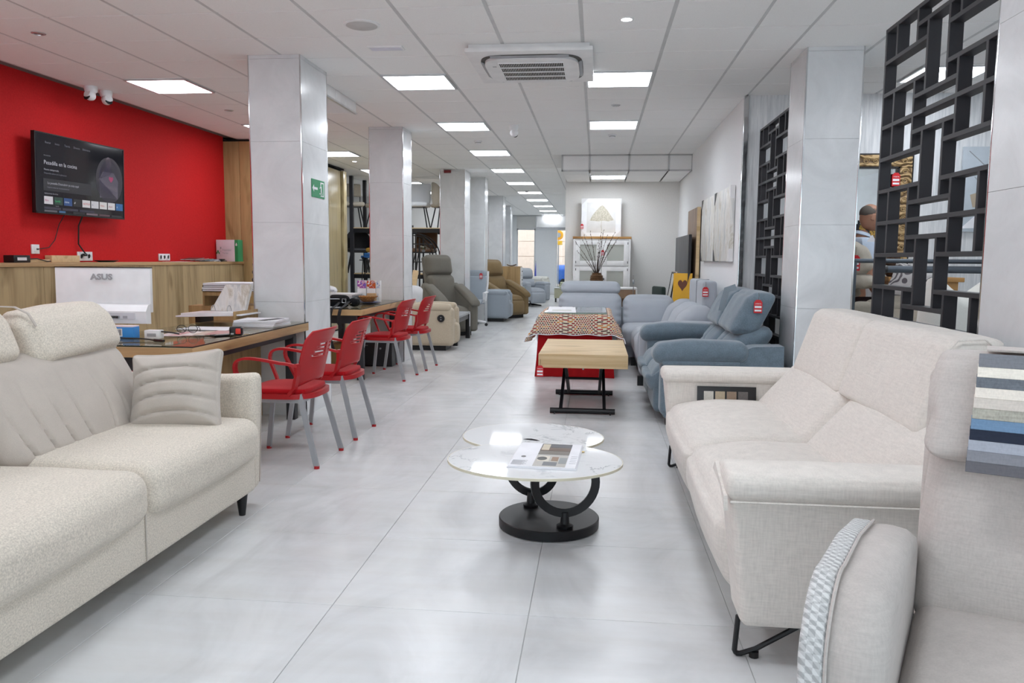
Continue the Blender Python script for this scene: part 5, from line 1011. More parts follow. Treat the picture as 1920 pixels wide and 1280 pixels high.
def left_background():
    t = thing('dark_side_table', 'low table with grey top and black square legs beside the sand recliner', 'table', (-2.33, 12.18, 0)); obj('top', bbox(-.28, .28, -.62, .60, .405, .44, .003), 'greyp', t); obj('apron', join(bx(-.26, .26, -.60, .58, .33, .405)), plain('table_grey', '6c6b6c', .6), t, None)
    for x in (-.245, .245):
        for y in (-.585, .565): obj('leg', bbox(x-.035, x+.035, y-.035, y+.035, 0, .405, .003), 'blackp', t)
    obj('price_strip', bx(.281, .284, .50, .56, .20, .42), 'paperw', t, None)
    t = thing('office_chair', 'white framed swivel office chair with blue grey mesh cushions', 'chair', (-2.42, 15.10, 0), R(-15))
    obj('seat', pillow(.48, .46, .08, .035, (0, 0, .01), 6), 'ice', t, 60, loc=(0, -.02, .47)); obj('backrest', pillow(.44, .06, .50, .03, (0, .01, 0), 8, lambda P, U: P+np.stack([0*P[:, 0], .18*P[:, 2], 0*P[:, 0]], 1)), 'ice', t, 60, loc=(0, .25, .72)); obj('headrest', pillow(.40, .08, .16, .035, (0, .01, 0), 6), 'ice', t, 60, loc=(0, .32, 1.0))
    for s in (-1, 1):
        obj('back_frame', tube([(s*.23, .02, .46), (s*.235, .20, .50), (s*.235, .30, .80), (s*.22, .36, 1.06)], .0, flat=(.03, .02)), 'whitep', t, None)
        obj('armrest', tube([(s*.24, .12, .46), (s*.28, .02, .52), (s*.29, -.02, .64), (s*.29, .16, .66)], .0, flat=(.05, .02)), 'whitep', t, None)
    obj('gas_lift', cyl((0, 0, .10), .028, .34, 14), 'steel', t)
    for k in range(5):
        a = 2*PI*k/5+.3; obj('base_arm', tube([(0, 0, .12), (.30*math.cos(a), .30*math.sin(a), .075)], [.028, .018], 8), 'whitep', t)
        obj('caster', xf(cyl((0, 0, -.02), .03, .04, 12), (.31*math.cos(a), .31*math.sin(a), .03), (PI/2, 0, a)), 'blackp', t)
    tagth((-2.245, 15.30, 1.02), R(-12), 'red price tag on the headrest of the white office chair', 1.0)
    # oak chest, grey green cabinet, bedside table
    t = thing('oak_chest', 'tall oak chest with a white label strip, next to the camel recliner', 'chest', (-1.97, 18.5, 0)); obj('carcass', bbox(-.26, .21, -.22, .22, .10, 1.13, .003), 'oak_panel', t)
    for k in range(5): obj('drawer', bbox(.211, .228, -.21, .21, .12+.20*k, .31+.20*k, .002), 'whitel', t); obj('knob', xf(cyl((0, 0, 0), .012, .02, 10), (.228, 0, .215+.20*k), (0, PI/2, 0)), 'blackp', t)
    for x in (-.22, .17):
        for y in (-.18, .18): obj('leg', bx(x-.025, x+.025, y-.025, y+.025, 0, .10), 'oak_panel', t, None)
    obj('label_strip', bx(.215, .232, -.224, -.221, .14, 1.08), 'paperw', t, None)
    t = thing('leaf_dish', 'dark leaf-shaped dish on top of the tall oak chest', 'dish', (-1.98, 18.45, 1.13)); obj('dish', pillow(.22, .16, .03, .014, (0, 0, .0), 6, lambda P, U: P+np.stack([0*P[:, 0], 0*P[:, 0], .03*U[:, 0]**2], 1)), plain('dish_bronze', '6c6258', .5), t, 60, loc=(0, 0, .016))
    t = thing('sage_cabinet', 'small sage grey cabinet beyond the tall oak chest', 'cabinet', (-2.02, 19.7, 0)); sg = plain('sage', 'a9b0a3', .5); obj('carcass', bbox(-.22, .22, -.2, .2, .05, .60, .004), sg, t); obj('door', bbox(.221, .235, -.19, .19, .07, .58, .002), sg, t); obj('plinth', bx(-.2, .2, -.18, .18, 0, .05), 'dark', t, None)
    t = thing('bedside_table', 'small pale green bedside table by the far exit doorway', 'table', (-1.10, 24.2, 0)); pg = plain('pale_green', 'b9b79c', .5); obj('carcass', bbox(-.16, .26, -.2, .2, .12, .42, .004), pg, t); obj('drawer', bbox(-.15, .25, -.215, -.201, .14, .40, .002), pg, t); obj('cream_top', bbox(-.17, .27, -.22, .21, .42, .44, .003), 'paperw', t)
    for x in (-.12, .22): obj('leg', bx(x-.02, x+.02, -.16, .16, 0, .12), 'black', t, None)
    t = thing('folded_throw', 'folded pale green throw on the small bedside table', 'blanket', (-1.0, 24.2, .44)); [obj('fold', pillow(.26, .26, .055, .026, (0, 0, .004), 5), fabric('throw_%d' % k, 'c2c6ae', .05, 150), t, 60, loc=(.02*k, 0, .03+.055*k)) for k in range(3)]
    # black quarter-round etagere with flowers
    t = thing('arched_shelf', 'black metal quarter-round shelf rack beyond the second pillar', 'shelf', (-3.38, 14.25, 0))
    t.scale = (1.1, 1.1, 1.03)
    for y in (0, .30):
        obj('post', bx(-.012, .012, y-.01, y+.01, 0, 1.74), 'black', t, None); obj('post', bx(.12, .144, y-.01, y+.01, 0, 1.62), 'black', t, None)
        obj('arc', tube([(.0+.42*math.sin(a), y, 1.28+.43*math.cos(a)) for a in np.linspace(-.05, PI/2, 14)], .011, 6), 'black', t); obj('arc', tube([(.0+.36*math.sin(a), y, 1.26+.41*math.cos(a)) for a in np.linspace(-.05, PI/2, 14)], .009, 6), 'black', t); obj('post', bx(.41, .43, y-.01, y+.01, 0, 1.28), 'black', t, None)
    for z in (.35, .72, 1.03, 1.20, 1.37, 1.52): obj('shelf', bbox(0, .43 if z < 1.3 else .36-.4*(z-1.37), 0, .30, z-.008, z+.008, .002), 'black', t)
    t = thing('white_flowers', 'small bunch of white artificial flowers on the arched black shelf', 'flowers', (-3.20, 14.42, 1.42))
    obj('pot', lathe([(.03, 0), (.04, .04), (.036, .04), (0, .035)], 14), 'greyp', t)
    for k in range(9): a = k*2.4; r = .035+.01*(k % 3); c_ = (r*1.6*math.cos(a), r*math.sin(a), .06+.012*(k % 4)); obj('flower', xf(lathe([(0, -.01), (.018, 0), (.026, .012), (.012, .008), (0, .006)], 8), c_, (.5*math.sin(a), .5*math.cos(a), 0)), plain('petal', 'e9e6d8', .7), t)
    for k in range(5): obj('leaf', tube([(0, 0, .04), (.05*math.cos(k*1.3), .04*math.sin(k*1.3), .09+.03*(k % 2))], [.006, .001], 5), plain('leaf_green', '8b9a78', .7), t)
    t = thing('leaning_plank', 'beige plank leaning behind the second pillar with a red tag', 'plank', (-3.13, 12.75, 0)); obj('plank', xf(bbox(-.045, .045, -.02, .02, 0, 1.12, .004), rot=(0, R(9), 0)), 'oak_light', t)
    tagth((-3.01, 12.71, .84), 0, 'red price tag on the beige leaning plank', 1.0)
    # storage rack with display chairs
    t = thing('storage_rack', 'tall black steel storage rack full of display chairs', 'rack', (-3.85, 15.7, 0))
    for x in (-.97, .02, 1.00):
        for y in (-.45, .45): obj('post', bx(x-.035, x+.035, y-.035, y+.035, 0, 2.9 if x < -.5 else 1.98), 'charcoal', t, None)
    for z in (.20, 1.0, 1.90):
        obj('shelf', bbox(-1.0, 1.03, -.46, .46, z-.02, z, .002), 'oak_light', t)
        for y in (-.47, .45): obj('beam', bx(-1.0, 1.03, y, y+.02, z-.10, z-.02), 'black', t, None)
    RX, RY = -3.85, 15.7
    def dchair(x, y, z, rz, mat, label, style='pad', leg='black'):
        q = thing('display_chair', label, 'chair', (x, y, z), R(rz), 'display chairs on the storage rack')
        if style == 'shell':
            V, F = [], []; n = 16
            for i in range(n+1):
                a = -PI*.1+PI*1.2*i/n; c, s = math.cos(a), math.sin(a); hb = .05+.38*max(0, s)**.7
                for r_, z_ in ((.55, .45), (.9, .46), (1.04, .50+hb*.35), (1.1-.12*max(0, s), .47+hb)): V.append((.25*r_*c, .25*r_*s, z_))
            for i in range(n):
                for k in range(3): p = i*4+k; F.append((p, p+4, p+5, p+1))
            b = obj('shell', (V, F), mat, q, 60); so = b.modifiers.new('thickness', 'SOLIDIFY'); so.thickness = .03
            obj('seat', pillow(.46, .46, .07, .03, (0, 0, .015), 6), mat, q, 60, loc=(0, -.02, .455))
        else:
            obj('seat', pillow(.46, .45, .08, .035, (0, 0, .012), 6), mat, q, 60, loc=(0, 0, .46))
            hgt = .40 if style == 'tall' else .26; obj('backrest', pillow(.44, .06, hgt, .028, (0, .01, 0), 8, lambda P, U: P+np.stack([0*P[:, 0], .18*P[:, 2]-.05*(1-U[:, 0]**2)+.04, 0*P[:, 0]], 1)), mat, q, 60, loc=(0, .22, (.70 if style == 'tall' else .76)))
            if style != 'tall':
                for s in (-1, 1): obj('back_post', tube([(s*.19, .20, .44), (s*.20, .24, .74)], .010, 6), leg, q)
        for sx in (-1, 1):
            for sy in (-1, 1): obj('leg', tube([(sx*.14, sy*.13, .43), (sx*.22, sy*.21, 0)], .013, 6), leg, q)
        obj('seat_frame', bx(-.17, .17, -.16, .16, .405, .425), leg, q, None); return q
    dchair(-4.88, 15.45, 1.90, 25, 'taupe', 'taupe padded chair on the top rack shelf behind the upright post'); dchair(-4.38, 15.78, 1.90, -30, 'taupe', 'taupe padded chair on the top rack shelf, nearer the second pillar')
    dchair(-3.56, 15.55, 1.90, 3, 'offwhite', 'white high-backed chair on black legs, on top of the storage rack', 'tall'); dchair(-3.04, 15.62, 1.90, 120, 'taupe', 'greige shell chair on crossed black legs, on top of the storage rack', 'shell')
    dchair(-4.80, 15.6, 1.0, 20, 'charcoal', 'black shell chair on the middle shelf of the storage rack', 'shell'); y = dchair(-4.30, 15.5, 1.0, -20, plain('mustard', 'b48a34', .9), 'mustard yellow chair on the middle shelf of the storage rack', 'pad')
    dchair(-3.45, 15.62, 1.0, 0, 'brownleather', 'brown leather chair on the middle shelf of the storage rack', 'tall')
    t = thing('toy_truck', 'small blue toy pickup truck on a stand in the storage rack', 'toy', (-4.42, 14.95, 1.27)); tb = plain('toy_blue', '2c5e96', .35)
    obj('body', bbox(-.12, .16, -.06, .06, .03, .075, .012), tb, t); obj('cab', bbox(-.06, .06, -.055, .055, .07, .13, .02), tb, t); obj('bumper', bx(.155, .175, -.055, .055, .035, .05), 'silver', t, None)
    for x in (-.07, .11):
        for y in (-.06, .06): obj('wheel', xf(cyl((0, 0, -.01), .028, .02, 14), (x, y, .028), (PI/2, 0, 0)), 'blackp', t)
    t = thing('small_stool', 'black wire stool holding the blue toy truck', 'stool', (-4.42, 14.95, 0)); obj('seat', cyl((0, 0, 1.25), .16, .02, 24), 'black', t)
    for k in range(4): a = PI/4+k*PI/2; obj('leg', tube([(.10*math.cos(a), .10*math.sin(a), 1.25), (.19*math.cos(a), .19*math.sin(a), 0)], .010, 6), 'black', t)
    for k, (x, w) in enumerate(((-3.75, 'dark'), (-3.2, 'grey'))):
        for q in range(4): t = thing('cushion', f'{("bottom", "second", "third", "top")[q]} {w} cushion piled on the lowest shelf of the storage rack', 'cushion', (x, 15.6+.02*q, .202+.135*q), 0, 'cushions piled in the storage rack'); obj('cover', pillow(.44, .44, .11, .05, (0, 0, .01), 6), ('charcoal', 'ice')[k], t, 60, loc=(0, 0, .067)); obj('piping', tube([(.215*a, .215*b, .067) for a, b in ((-1, -1), (1, -1), (1, 1), (-1, 1))], .004, 5, True), ('charcoal', 'ice')[k], t)
M['brownleather'] = plain('brown_leather', '5c3c22', .5)
left_background()

# ================================================================ BACK WALL AND WHITE WALL
def back_wall_things():
    t = thing('glazed_cabinet', 'white glazed four-door cabinet with an oak top against the back wall', 'cabinet', (.09, 13.70, 0)); w = .49
    obj('carcass', join(bx(-w, -w+.02, 0, .36, 0, 1.66), bx(w-.02, w, 0, .36, 0, 1.66), bx(-w, w, .34, .36, 0, 1.66), *[bx(-w, w, 0, .36, z, z+.02) for z in (.10, .74, 1.19, 1.64)]), 'whitel', t, None)
    obj('top', bbox(-w-.012, w+.012, -.012, .37, 1.66, 1.70, .003), 'pine', t); obj('plinth', bx(-w, w, .01, .3, 0, .10), 'whitel', t, None)
    for z0, z1 in ((.76, 1.185), (1.21, 1.635), (.12, .735)):
        for s in (-1, 1):
            a, b = (-w+.03, -.004) if s < 0 else (.004, w-.03)
            d = obj('door', join(bbox(a, a+.085, -.018, 0, z0, z1, .002), bbox(b-.085, b, -.018, 0, z0, z1, .002), bbox(a+.085, b-.085, -.018, 0, z0, z0+.075, .002), bbox(a+.085, b-.085, -.018, 0, z1-.075, z1, .002)), 'whitel', t)
            obj('pane', bx(a+.083, b-.083, -.008, -.004, z0+.073, z1-.073), 'haze', d, None)
            obj('knob', xf(lathe([(.006, 0), (.006, .012), (.014, .018), (.012, .026), (0, .028)], 14), (b-.035 if s < 0 else a+.035, -.018, (z0+z1)/2), (PI/2, 0, 0)), 'blackp', d)
            for z in (z0+.05, z1-.05): obj('hinge', bx(a+.012 if s < 0 else b-.022, a+.022 if s < 0 else b-.012, -.020, -.017, z-.02, z+.02), 'blackp', d, None)
    for s in (-1, 1): obj('side_stile', bx(s*w-.028 if s > 0 else -w, s*w if s > 0 else -w+.028, -.016, 0, .1, 1.655), 'whitel', t, None)
    obj('back_panel', bx(-w+.02, w-.02, .33, .339, .1, 1.64), plain('cab_interior', 'dcddd6', .7), t, None)
    t = thing('tree_canvas', 'pale canvas of a tree wrapped in plastic, standing on the white cabinet', 'picture', (.07, 13.86, 1.702)); t.rotation_euler = (R(-6), 0, 0)
    obj('canvas', bbox(-.345, .345, 0, .035, 0, .665, .003), plain('canvas_white', 'd2d2d0', .6), t); tr = NT('tree_print'); a = tr.noise(tr.coords(), 40, 3); tr.color(tr.ramp(a, [(.4, lin('aaa594')), (.6, lin('c4bfb0'))])); tr.set(.7)
    P = [(-.20, .28), (-.16, .36), (-.10, .44), (-.03, .52), (.02, .55), (.06, .51), (.12, .44), (.17, .36), (.22, .29), (.12, .265), (.03, .28), (-.06, .265), (-.14, .275)]
    obj('tree_crown', prism(P, -.0012, 0, 'y'), tr.m, t, None); obj('tree_trunk', tube([(.01, -.0012, .28), (.0, -.0012, .18), (.015, -.0012, .10)], .004, 5), tr.m, t)
    obj('film_border', join(bx(-.34, .34, -.004, -.0035, .59, .66), bx(-.34, .34, -.004, -.0035, .005, .07), bx(-.34, -.25, -.004, -.0035, .07, .59), bx(.25, .34, -.004, -.0035, .07, .59)), plain('film_glare', 'e2e4e6', .25), t, None)  # white glare on the plastic wrap, painted as a pale border
    for sx in (-1, 1):
        for z, k in ((.0, 1), (.665, -1)): obj('corner_guard', prism([(sx*.347, z), (sx*.23, z), (sx*.347, z+k*.12)], -.006, .038, 'y'), plain('guard', 'd0d0d0', .6), t, None)
    tagth((-.26, 13.84, 1.92), 0, 'red price tag on the wrapped tree canvas', .8)
    # console with vase and willow, lamp rod, dark chair
    t = thing('white_console', 'white and wood console table behind the pale grey corner sofa', 'table', (.18, 13.18, 0)); obj('top', bbox(-.5, .49, -.28, .28, .825, .85, .003), 'whitel', t); obj('side', bbox(-.5, -.475, -.28, .28, 0, .825, .003), 'whitel', t); obj('side', bbox(.465, .49, -.28, .28, 0, .825, .003), 'whitel', t); obj('drawer_front', bbox(-.47, .46, -.265, -.245, .68, .82, .002), 'walnut', t); obj('back', bx(-.47, .46, .22, .24, .35, .82), 'walnut', t, None)
    t = thing('woven_vase', 'round brown woven vase on the white console', 'vase', (.01, 13.05, .85))
    obj('body', lathe([(.06, 0), (.095, .05), (.11, .11), (.10, .18), (.075, .225), (.080, .24), (.068, .235), (.07, .20), (0, .19)], 28), 'wickerd', t)
    for k in range(6): obj('coil', tube([((.095+.014*math.sin(PI*(k+.6)/6.5))*math.cos(a), (.095+.014*math.sin(PI*(k+.6)/6.5))*math.sin(a), .04+.03*k) for a in np.linspace(0, 2*PI, 29)[:-1]], .006, 5, True), 'wickerd', t)
    t = thing('willow_branches', 'dark pussy willow branches standing in the woven vase', 'branches', (.01, 13.05, 1.045)); rnd = random.Random(3)
    for k, (dx, dz) in enumerate(((-.36, .55), (-.26, .62), (-.22, .66), (-.12, .72), (.02, .58), (.06, .70), (.10, .74), (.16, .66), (.24, .62), (.28, .70), (.34, .62), (.20, .54), (-.33, .40), (.30, .55))):
        P = bez((0, 0, -.02), (dx*.25, .02*math.sin(k), dz*.35), (dx*.7, .05*math.sin(k*2), dz*.75), (dx, .06*math.sin(k*2), dz), 10); b = obj('branch', tube(P, [.006-.0004*i for i in range(11)], 5), plain('bark', '3f332d', .8), t)
        bud = join(*[xf(lathe([(0, -.012), (.007, 0), (0, .014)], 5), tuple(Vector(P[i])+Vector((.006*(-1)**i, 0, 0)))) for i in range(4, 11)]); o = obj('buds', bud, plain('bud_grey', '6d625c', .8), b, None); o['kind'] = 'stuff'
    tagth((.10, 12.98, 1.46), 0, 'red price tag hanging among the willow branches', .8)
    t = thing('brass_stand', 'slim metal rod stand with a small clamp beside the white console', 'stand', (.60, 12.80, 0)); obj('rod', tube([(0, 0, 0), (0, 0, 1.06)], .006), 'steel', t); obj('clamp', bbox(-.015, .015, -.015, .015, .92, .99, .004), 'steel', t); obj('base', cyl((0, 0, 0), .09, .015, 20), 'steel', t)
    t = thing('dark_chair', 'dark green chair half hidden behind the white console', 'chair', (.86, 13.5, 0), R(-70)); dg = fabric('dark_green', '33403c', .08, 200); obj('seat', pillow(.46, .44, .09, .04, (0, 0, .01), 6), dg, t, 60, loc=(0, 0, .45)); obj('backrest', pillow(.44, .07, .36, .03, (0, .01, 0), 6), dg, t, 60, loc=(0, .22, .68))
    for sx in (-1, 1):
        for sy in (-1, 1): obj('leg', tube([(sx*.17, sy*.16, .42), (sx*.21, sy*.2, 0)], .013, 6), 'black', t)
    # boards and pictures by the white wall
    t = thing('brown_board', 'tall brown wooden board leaning on the white wall', 'board', (1.385, 11.56, 0)); obj('board', bbox(-.03, .015, -.54, .54, 0, 2.03, .003), 'walnut', t); obj('edge_band', bx(-.031, .016, -.543, -.54, 0, 2.03), 'oak_light', t, None)
    t = thing('dark_board', 'dark grey wooden board leaning in front of the brown board', 'board', (1.28, 12.15, 0), 0); obj('board', bbox(-.02, .015, -1.08, .72, 0, 1.66, .003), 'darkwood', t); obj('edge_band', bx(-.022, .017, -1.084, -1.08, 0, 1.66), 'charcoal', t, None)
    t = thing('yellow_picture', 'yellow painting with a brown heart leaning behind the corner sofa', 'picture', (1.185, 11.03, 0), R(72)); yl = plain('picture_yellow', 'e0aa1e', .5)
    obj('canvas', xf(bbox(-.012, .012, -.12, .14, 0, 1.13, .003), rot=(0, R(4), 0)), yl, t); H = [(.0, .62)]+[(.065*math.sin(a)**3-.05, .87+.0055*(13*math.cos(a)-5*math.cos(2*a)-2*math.cos(3*a)-math.cos(4*a))) for a in np.linspace(PI*.99, -PI*.99, 28)]
    obj('heart', xf(prism([(y+.06, z+.10) for y, z in H], -.0145, -.0125, 'x'), rot=(0, R(4), 0)), plain('heart_brown', '6a3b2a', .6), t, None)
    for k, (m, w) in enumerate((('oak_light', 'thin oak'), ('paperw', 'thin white'), ('black', 'thin black'))):
        t = thing('picture_frame', f'{w} picture frame leaning near the yellow painting', 'frame', (1.16-.05*k, 12.75+.04*k, .012), 0, 'frames leaning by the yellow painting'); a = R(5+2*k)
        for q in (bx(-.008, .008, -.30, -.27, 0, 1.12), bx(-.008, .008, .22, .25, 0, 1.12), bx(-.008, .008, -.27, .22, 1.09, 1.12), bx(-.008, .008, -.27, .22, 0, .03)): obj('rail', xf(q, rot=(0, a, 0)), m, t, None)
        obj('backing', xf(bx(.002, .006, -.27, .22, .03, 1.09), rot=(0, a, 0)), ('canvas', 'paperw', 'canvas')[k], t, None)
    for n, (y0, y1, l) in enumerate(((9.55, 10.67, 'pale abstract canvas on the white wall, farther from the lattice screen'), (8.42, 9.515, 'pale abstract canvas on the white wall, nearer the lattice screen'))):
        t = thing('abstract_canvas', l, 'picture', (1.40, (y0+y1)/2, 1.69), 0, 'pair of pale abstract canvases'); a = (y1-y0)/2
        obj('canvas', bbox(-.03, .015, -a, a, -.39, .39, .004), 'canvas', t)
        for z, k in ((-.39, 1), (.39, -1)):
            for s in (-1, 1): obj('corner_guard', prism([(s*(a+.003), z-.003*k), (s*(a-.13), z-.003*k), (s*(a+.003), z+k*.13)], -.034, .014, 'x'), 'charcoal' if s > 0 else 'whitel', t, None)
M['wickerd'] = fabric('dark_wicker', '6e5137', .35, 70, .2, rough=.7)
back_wall_things()

# ================================================================ LATTICE SCREENS AND THE ALCOVE
def lattice(label, y_far, k, loc_x=1.557):
    t = thing('lattice_screen', label, 'room divider', (loc_x+.03, y_far, 0), 0, 'black lattice room dividers')
    vs = [0, .16, .43, .56, .795, .91, 1.17, 1.33]; vs = [-v*k for v in vs]; Z = lambda r: 2.56-.1735*r; hw = .011
    N = 14.75; mem = {}
    def V(i, r0, r1):
        r1 = min(r1, N); L = round(Z(r0)-Z(r1), 4)
        if L < .02: return
        key = ('v', L); me = mem.get(key) or mem.setdefault(key, mesh('upright', bbox(-.03, .03, -hw, hw, -L/2, L/2, .0015, 1), 'charcoal'))
        obj('upright', None, None, t, me=me, loc=(0, vs[i], (Z(r0)+Z(r1))/2))
    def Hh(i, j, r):
        if r > N+.01: return
        L = round(abs(vs[i]-vs[j])+2*hw-.001, 4); key = ('h', L); me = mem.get(key) or mem.setdefault(key, mesh('crossbar', bbox(-.0305, .0305, -L/2, L/2, -hw, hw, .0015, 1), 'charcoal'))
        obj('crossbar', None, None, t, me=me, loc=(0, (vs[i]+vs[j])/2, Z(r)))
    for r in range(0, 15):
        if r % 3 == 0: Hh(0, 7, r)
        else: Hh(0, 3, r); Hh(4, 7, r)
    Hh(0, 7, N)
    V(0, 0, N); V(7, 0, N)
    for m in range(-1, 5):
        a, b = 3*m+2, 3*m+4
        for i in (1, 2, 5, 6):
            if b > 0 and a < N:
                lo = max(0, a)
                if b-lo >= 2: V(i, lo, lo+1) if i in (1, 5, 6) and False else V(i, lo, b)
                else: V(i, lo, b)
        c, d = 3*m+.5, 3*m+2.5
        if c < N and d > 0:
            for i in (3, 4): V(i, max(0, c), d)
            Hh(2, 5, c) if c > 0 else None; Hh(2, 5, d)
    return t
lattice('tall black lattice screen standing beside the ivory sofa, toward the viewer', 4.64, 1.0)
lattice('tall black lattice screen behind the slate blue sofa, by the wallpapered wall', 7.99, .88)

def alcove():
    t = thing('display_platform', 'black display platform under the taupe recliner, edged with gold beads', 'platform', (2.35, 6.95, 0)); obj('top', bbox(-.36, 1.05, -.32, .30, .56, .60, .004), 'blackp', t); obj('front', bx(-.35, .94, -.315, .29, 0, .56), 'dark', t, None)
    t = thing('bead_string', 'string of small gold beads draped over the black platform edge', 'beads', (2.62, 6.615, .62)); obj('wire', tube([(.0, 0, -.02)]+[(.05*k, -.004, -.03-.02*math.sin(k*1.1)-.02*k) for k in range(1, 7)], .0015, 4), 'string', t)
    for k in range(14): obj('bead', xf(lathe([(0, -.006), (.006, 0), (0, .006)], 6), (.02+.022*k, -.012, -.05-.13*abs(math.sin(k*1.3)))), plain('bead_gold', 'c9a24a', .25, .9), t)
    t = recliner('taupe_recliner', 'taupe nubuck recliner on the black platform behind the lattice screen', 'taupe', (2.50, 6.88, .60), 60, .90, .66, .62, .42, .03)
    tagth((2.10, 6.70, 1.36), R(-35), 'red and white price tag tilted on the taupe recliner', 1.2)
    t = thing('folded_paper', 'small white folded paper standing on the taupe recliner', 'paper', (2.30, 6.95, 1.475), R(20)); obj('sheet', prism([(-.035, 0), (.04, 0), (.005, .055)], -.01, .01, 'y'), 'paperw', t, None)
    t = thing('damask_cushion', 'grey and cream damask cushion leaning on the taupe recliner', 'cushion', (2.52, 6.62, 1.135), R(-20))
    obj('cover', pillow(.34, .14, .30, .04, (0, .03, 0), 10, lambda P, U: P*np.stack([1-.08*(1-U[:, 2]**2), 1-.7*np.maximum(np.abs(U[:, 0]), np.abs(U[:, 2]))**3, 1-.08*(1-U[:, 0]**2)], 1)), 'damask', t, 60, rot=(R(-18), R(18), 0))
    t = thing('metal_rail', 'pair of grey metal tubes on posts crossing in front of the recliner', 'rail', (0, 6.36, 0)); rl = plain('rail_grey', '4d545c', .4, .6)
    obj('tube', tube([(1.99, 0, 1.315), (3.35, 0, 1.315)], .017, 12), rl, t); obj('tube', tube([(2.21, -.03, 1.252), (3.35, -.03, 1.252)], .028, 14), rl, t); obj('tube_cap', xf(cyl((0, 0, 0), .030, .02, 14), (2.20, -.03, 1.252), (0, PI/2, 0)), 'blackp', t)
    for x in (1.992, 3.33): obj('post', bx(x-.012, x+.012, -.012, .012, 0, 1.32), rl, t, None)
    # white wing sofa seen from its back
    t = thing('white_wing_sofa', 'white high-backed wing sofa behind the lattice screen', 'sofa', (2.34, 5.36, 0), R(188))
    obj('base', bbox(-.42, .42, -.40, .30, .14, .42, .04, 3), 'ivory', t); obj('seat_cushion', pillow(.72, .62, .18, .07, (0, 0, .02), 8), 'ivory', t, 60, loc=(0, -.08, .47))
    def fbk(P, U): P[:, 2] += .055*np.clip(U[:, 2], 0, 1)*np.cos(U[:, 0]*2.4*PI*.9)*(np.abs(U[:, 0]) < .97); P[:, 1] += .12*P[:, 2]; P[:, 0] *= 1-.14*np.clip(-U[:, 2], 0, 1); return P
    obj('backrest', pillow(.88, .20, .86, .10, (0, .03, 0), 14, fbk), 'ivory', t, 60, loc=(0, .30, .745))
    for s in (-1, 1):
        obj('arm', pillow(.14, .62, .40, .06, (.01, 0, 0), 8), 'ivory', t, 60, loc=(s*.42, -.05, .42))
        for y in (-.34, .24): obj('leg', lathe([(.014, 0), (.024, .15)], 10, (s*.34, y, 0)), 'black', t)
    obj('back_seam', tube([(.06, .36, .32), (.06, .42, .62), (.06, .45, .9)], .003, 5), 'taupe', t)
    # wooden console with dark vase
    t = thing('pine_console', 'rustic pine console table against the wallpapered wall', 'table', (2.92, 7.72, 0)); obj('top', bbox(-.26, .40, -.2, .2, 1.13, 1.17, .004), 'pine', t); obj('apron', bbox(-.22, .36, -.17, .17, .98, 1.13, .003), 'pine', t)
    for x in (-.20, .34):
        for y in (-.15, .15): obj('leg', bbox(x-.03, x+.03, y-.03, y+.03, 0, 1.0, .004), 'pine', t)
    t = thing('bronze_vase', 'dark textured bronze vase on the rustic pine console', 'vase', (2.76, 7.70, 1.17)); bz = fabric('bronze_texture', '4a3527', .5, 60, .2, rough=.5)
    obj('body', lathe([(.05, 0), (.075, .03), (.085, .10), (.080, .16), (.06, .19), (.05, .185), (0, .18)], 22), bz, t); obj('band', bbox(.03, .038, -.086, -.078, .0, .19, .001), plain('gilt', 'b8964e', .3, .8), t); obj('lid', lathe([(.06, .19), (.062, .20), (.03, .206), (0, .207)], 18), 'greyp', t)
    # carved mirror and picture on the wallpapered wall
    t = thing('carved_mirror', 'wall mirror in a wide carved wooden frame with black edges', 'mirror', (2.47, 8.05, 1.81)); w, h, f = .52, .52, .125
    for q in ((-w, w, h-f, h), (-w, w, -h, -h+f)): obj('frame_rail', bbox(q[0], q[1], -.05, -.002, q[2], q[3], .012, 3), 'carved', t)
    for q in ((-w, -w+f), (w-f, w)): obj('frame_rail', bbox(q[0], q[1], -.0505, -.002, -h+f, h-f, .012, 3), 'carved', t)
    def rim(a, b, y0): return join(bx(-a, a, y0, -.002, b-.014, b), bx(-a, a, y0, -.002, -b, -b+.014), bx(-a, -a+.014, y0, -.002, -b, b), bx(a-.014, a, y0, -.002, -b, b))
    obj('outer_edge', rim(w+.012, h+.012, -.045), 'black', t, None); obj('inner_edge', rim(w-f+.010, h-f+.010, -.054), 'black', t, None); obj('glass', bx(-w+f, w-f, -.012, -.006, -h+f, h-f), 'mirror', t, None)
    s_ = obj('carving', join(*[xf(tube([(.030*math.cos(a)*(1-.08*a), 0, .030*math.sin(a)*(1-.08*a)) for a in np.linspace(0, 9, 22)], .005, 5), p) for p in [(x, -.052, s*(h-f/2)) for s in (-1, 1) for x in np.linspace(-.45, .45, 11)]+[(s*(w-f/2), -.052, z) for s in (-1, 1) for z in np.linspace(-.36, .36, 9)]]), plain('carving_gilt', 'a58a60', .5), t); s_['kind'] = 'stuff'
    tagth((2.835, 7.975, 2.155), R(6), 'red price tag hanging on the carved mirror glass', 1.2)
    t = thing('boat_picture', 'grey glass picture with a pale sail boat on the wallpapered wall', 'picture', (3.86, 8.045, 2.0)); obj('panel', bbox(-.41, .41, -.035, -.002, -.40, .40, .003), plain('picture_grey', 'b3bcc4', .15), t); obj('hull', prism([(-.33, -.05), (-.10, .02), (-.12, -.14), (-.30, -.17)], -.038, -.035, 'y'), plain('boat_tan', 'a89a86', .6), t, None); obj('sail', prism([(-.40, -.37), (-.12, -.36), (-.12, -.10)], -.038, -.035, 'y'), 'paperw', t, None)
    for a, b in (((-.36, .36), (-.1, .12)), ((-.3, .12), (-.16, -.04))): obj('rope', tube([(a[0], -.038, a[1]), (b[0], -.038, b[1])], .004, 5), 'greyp', t)
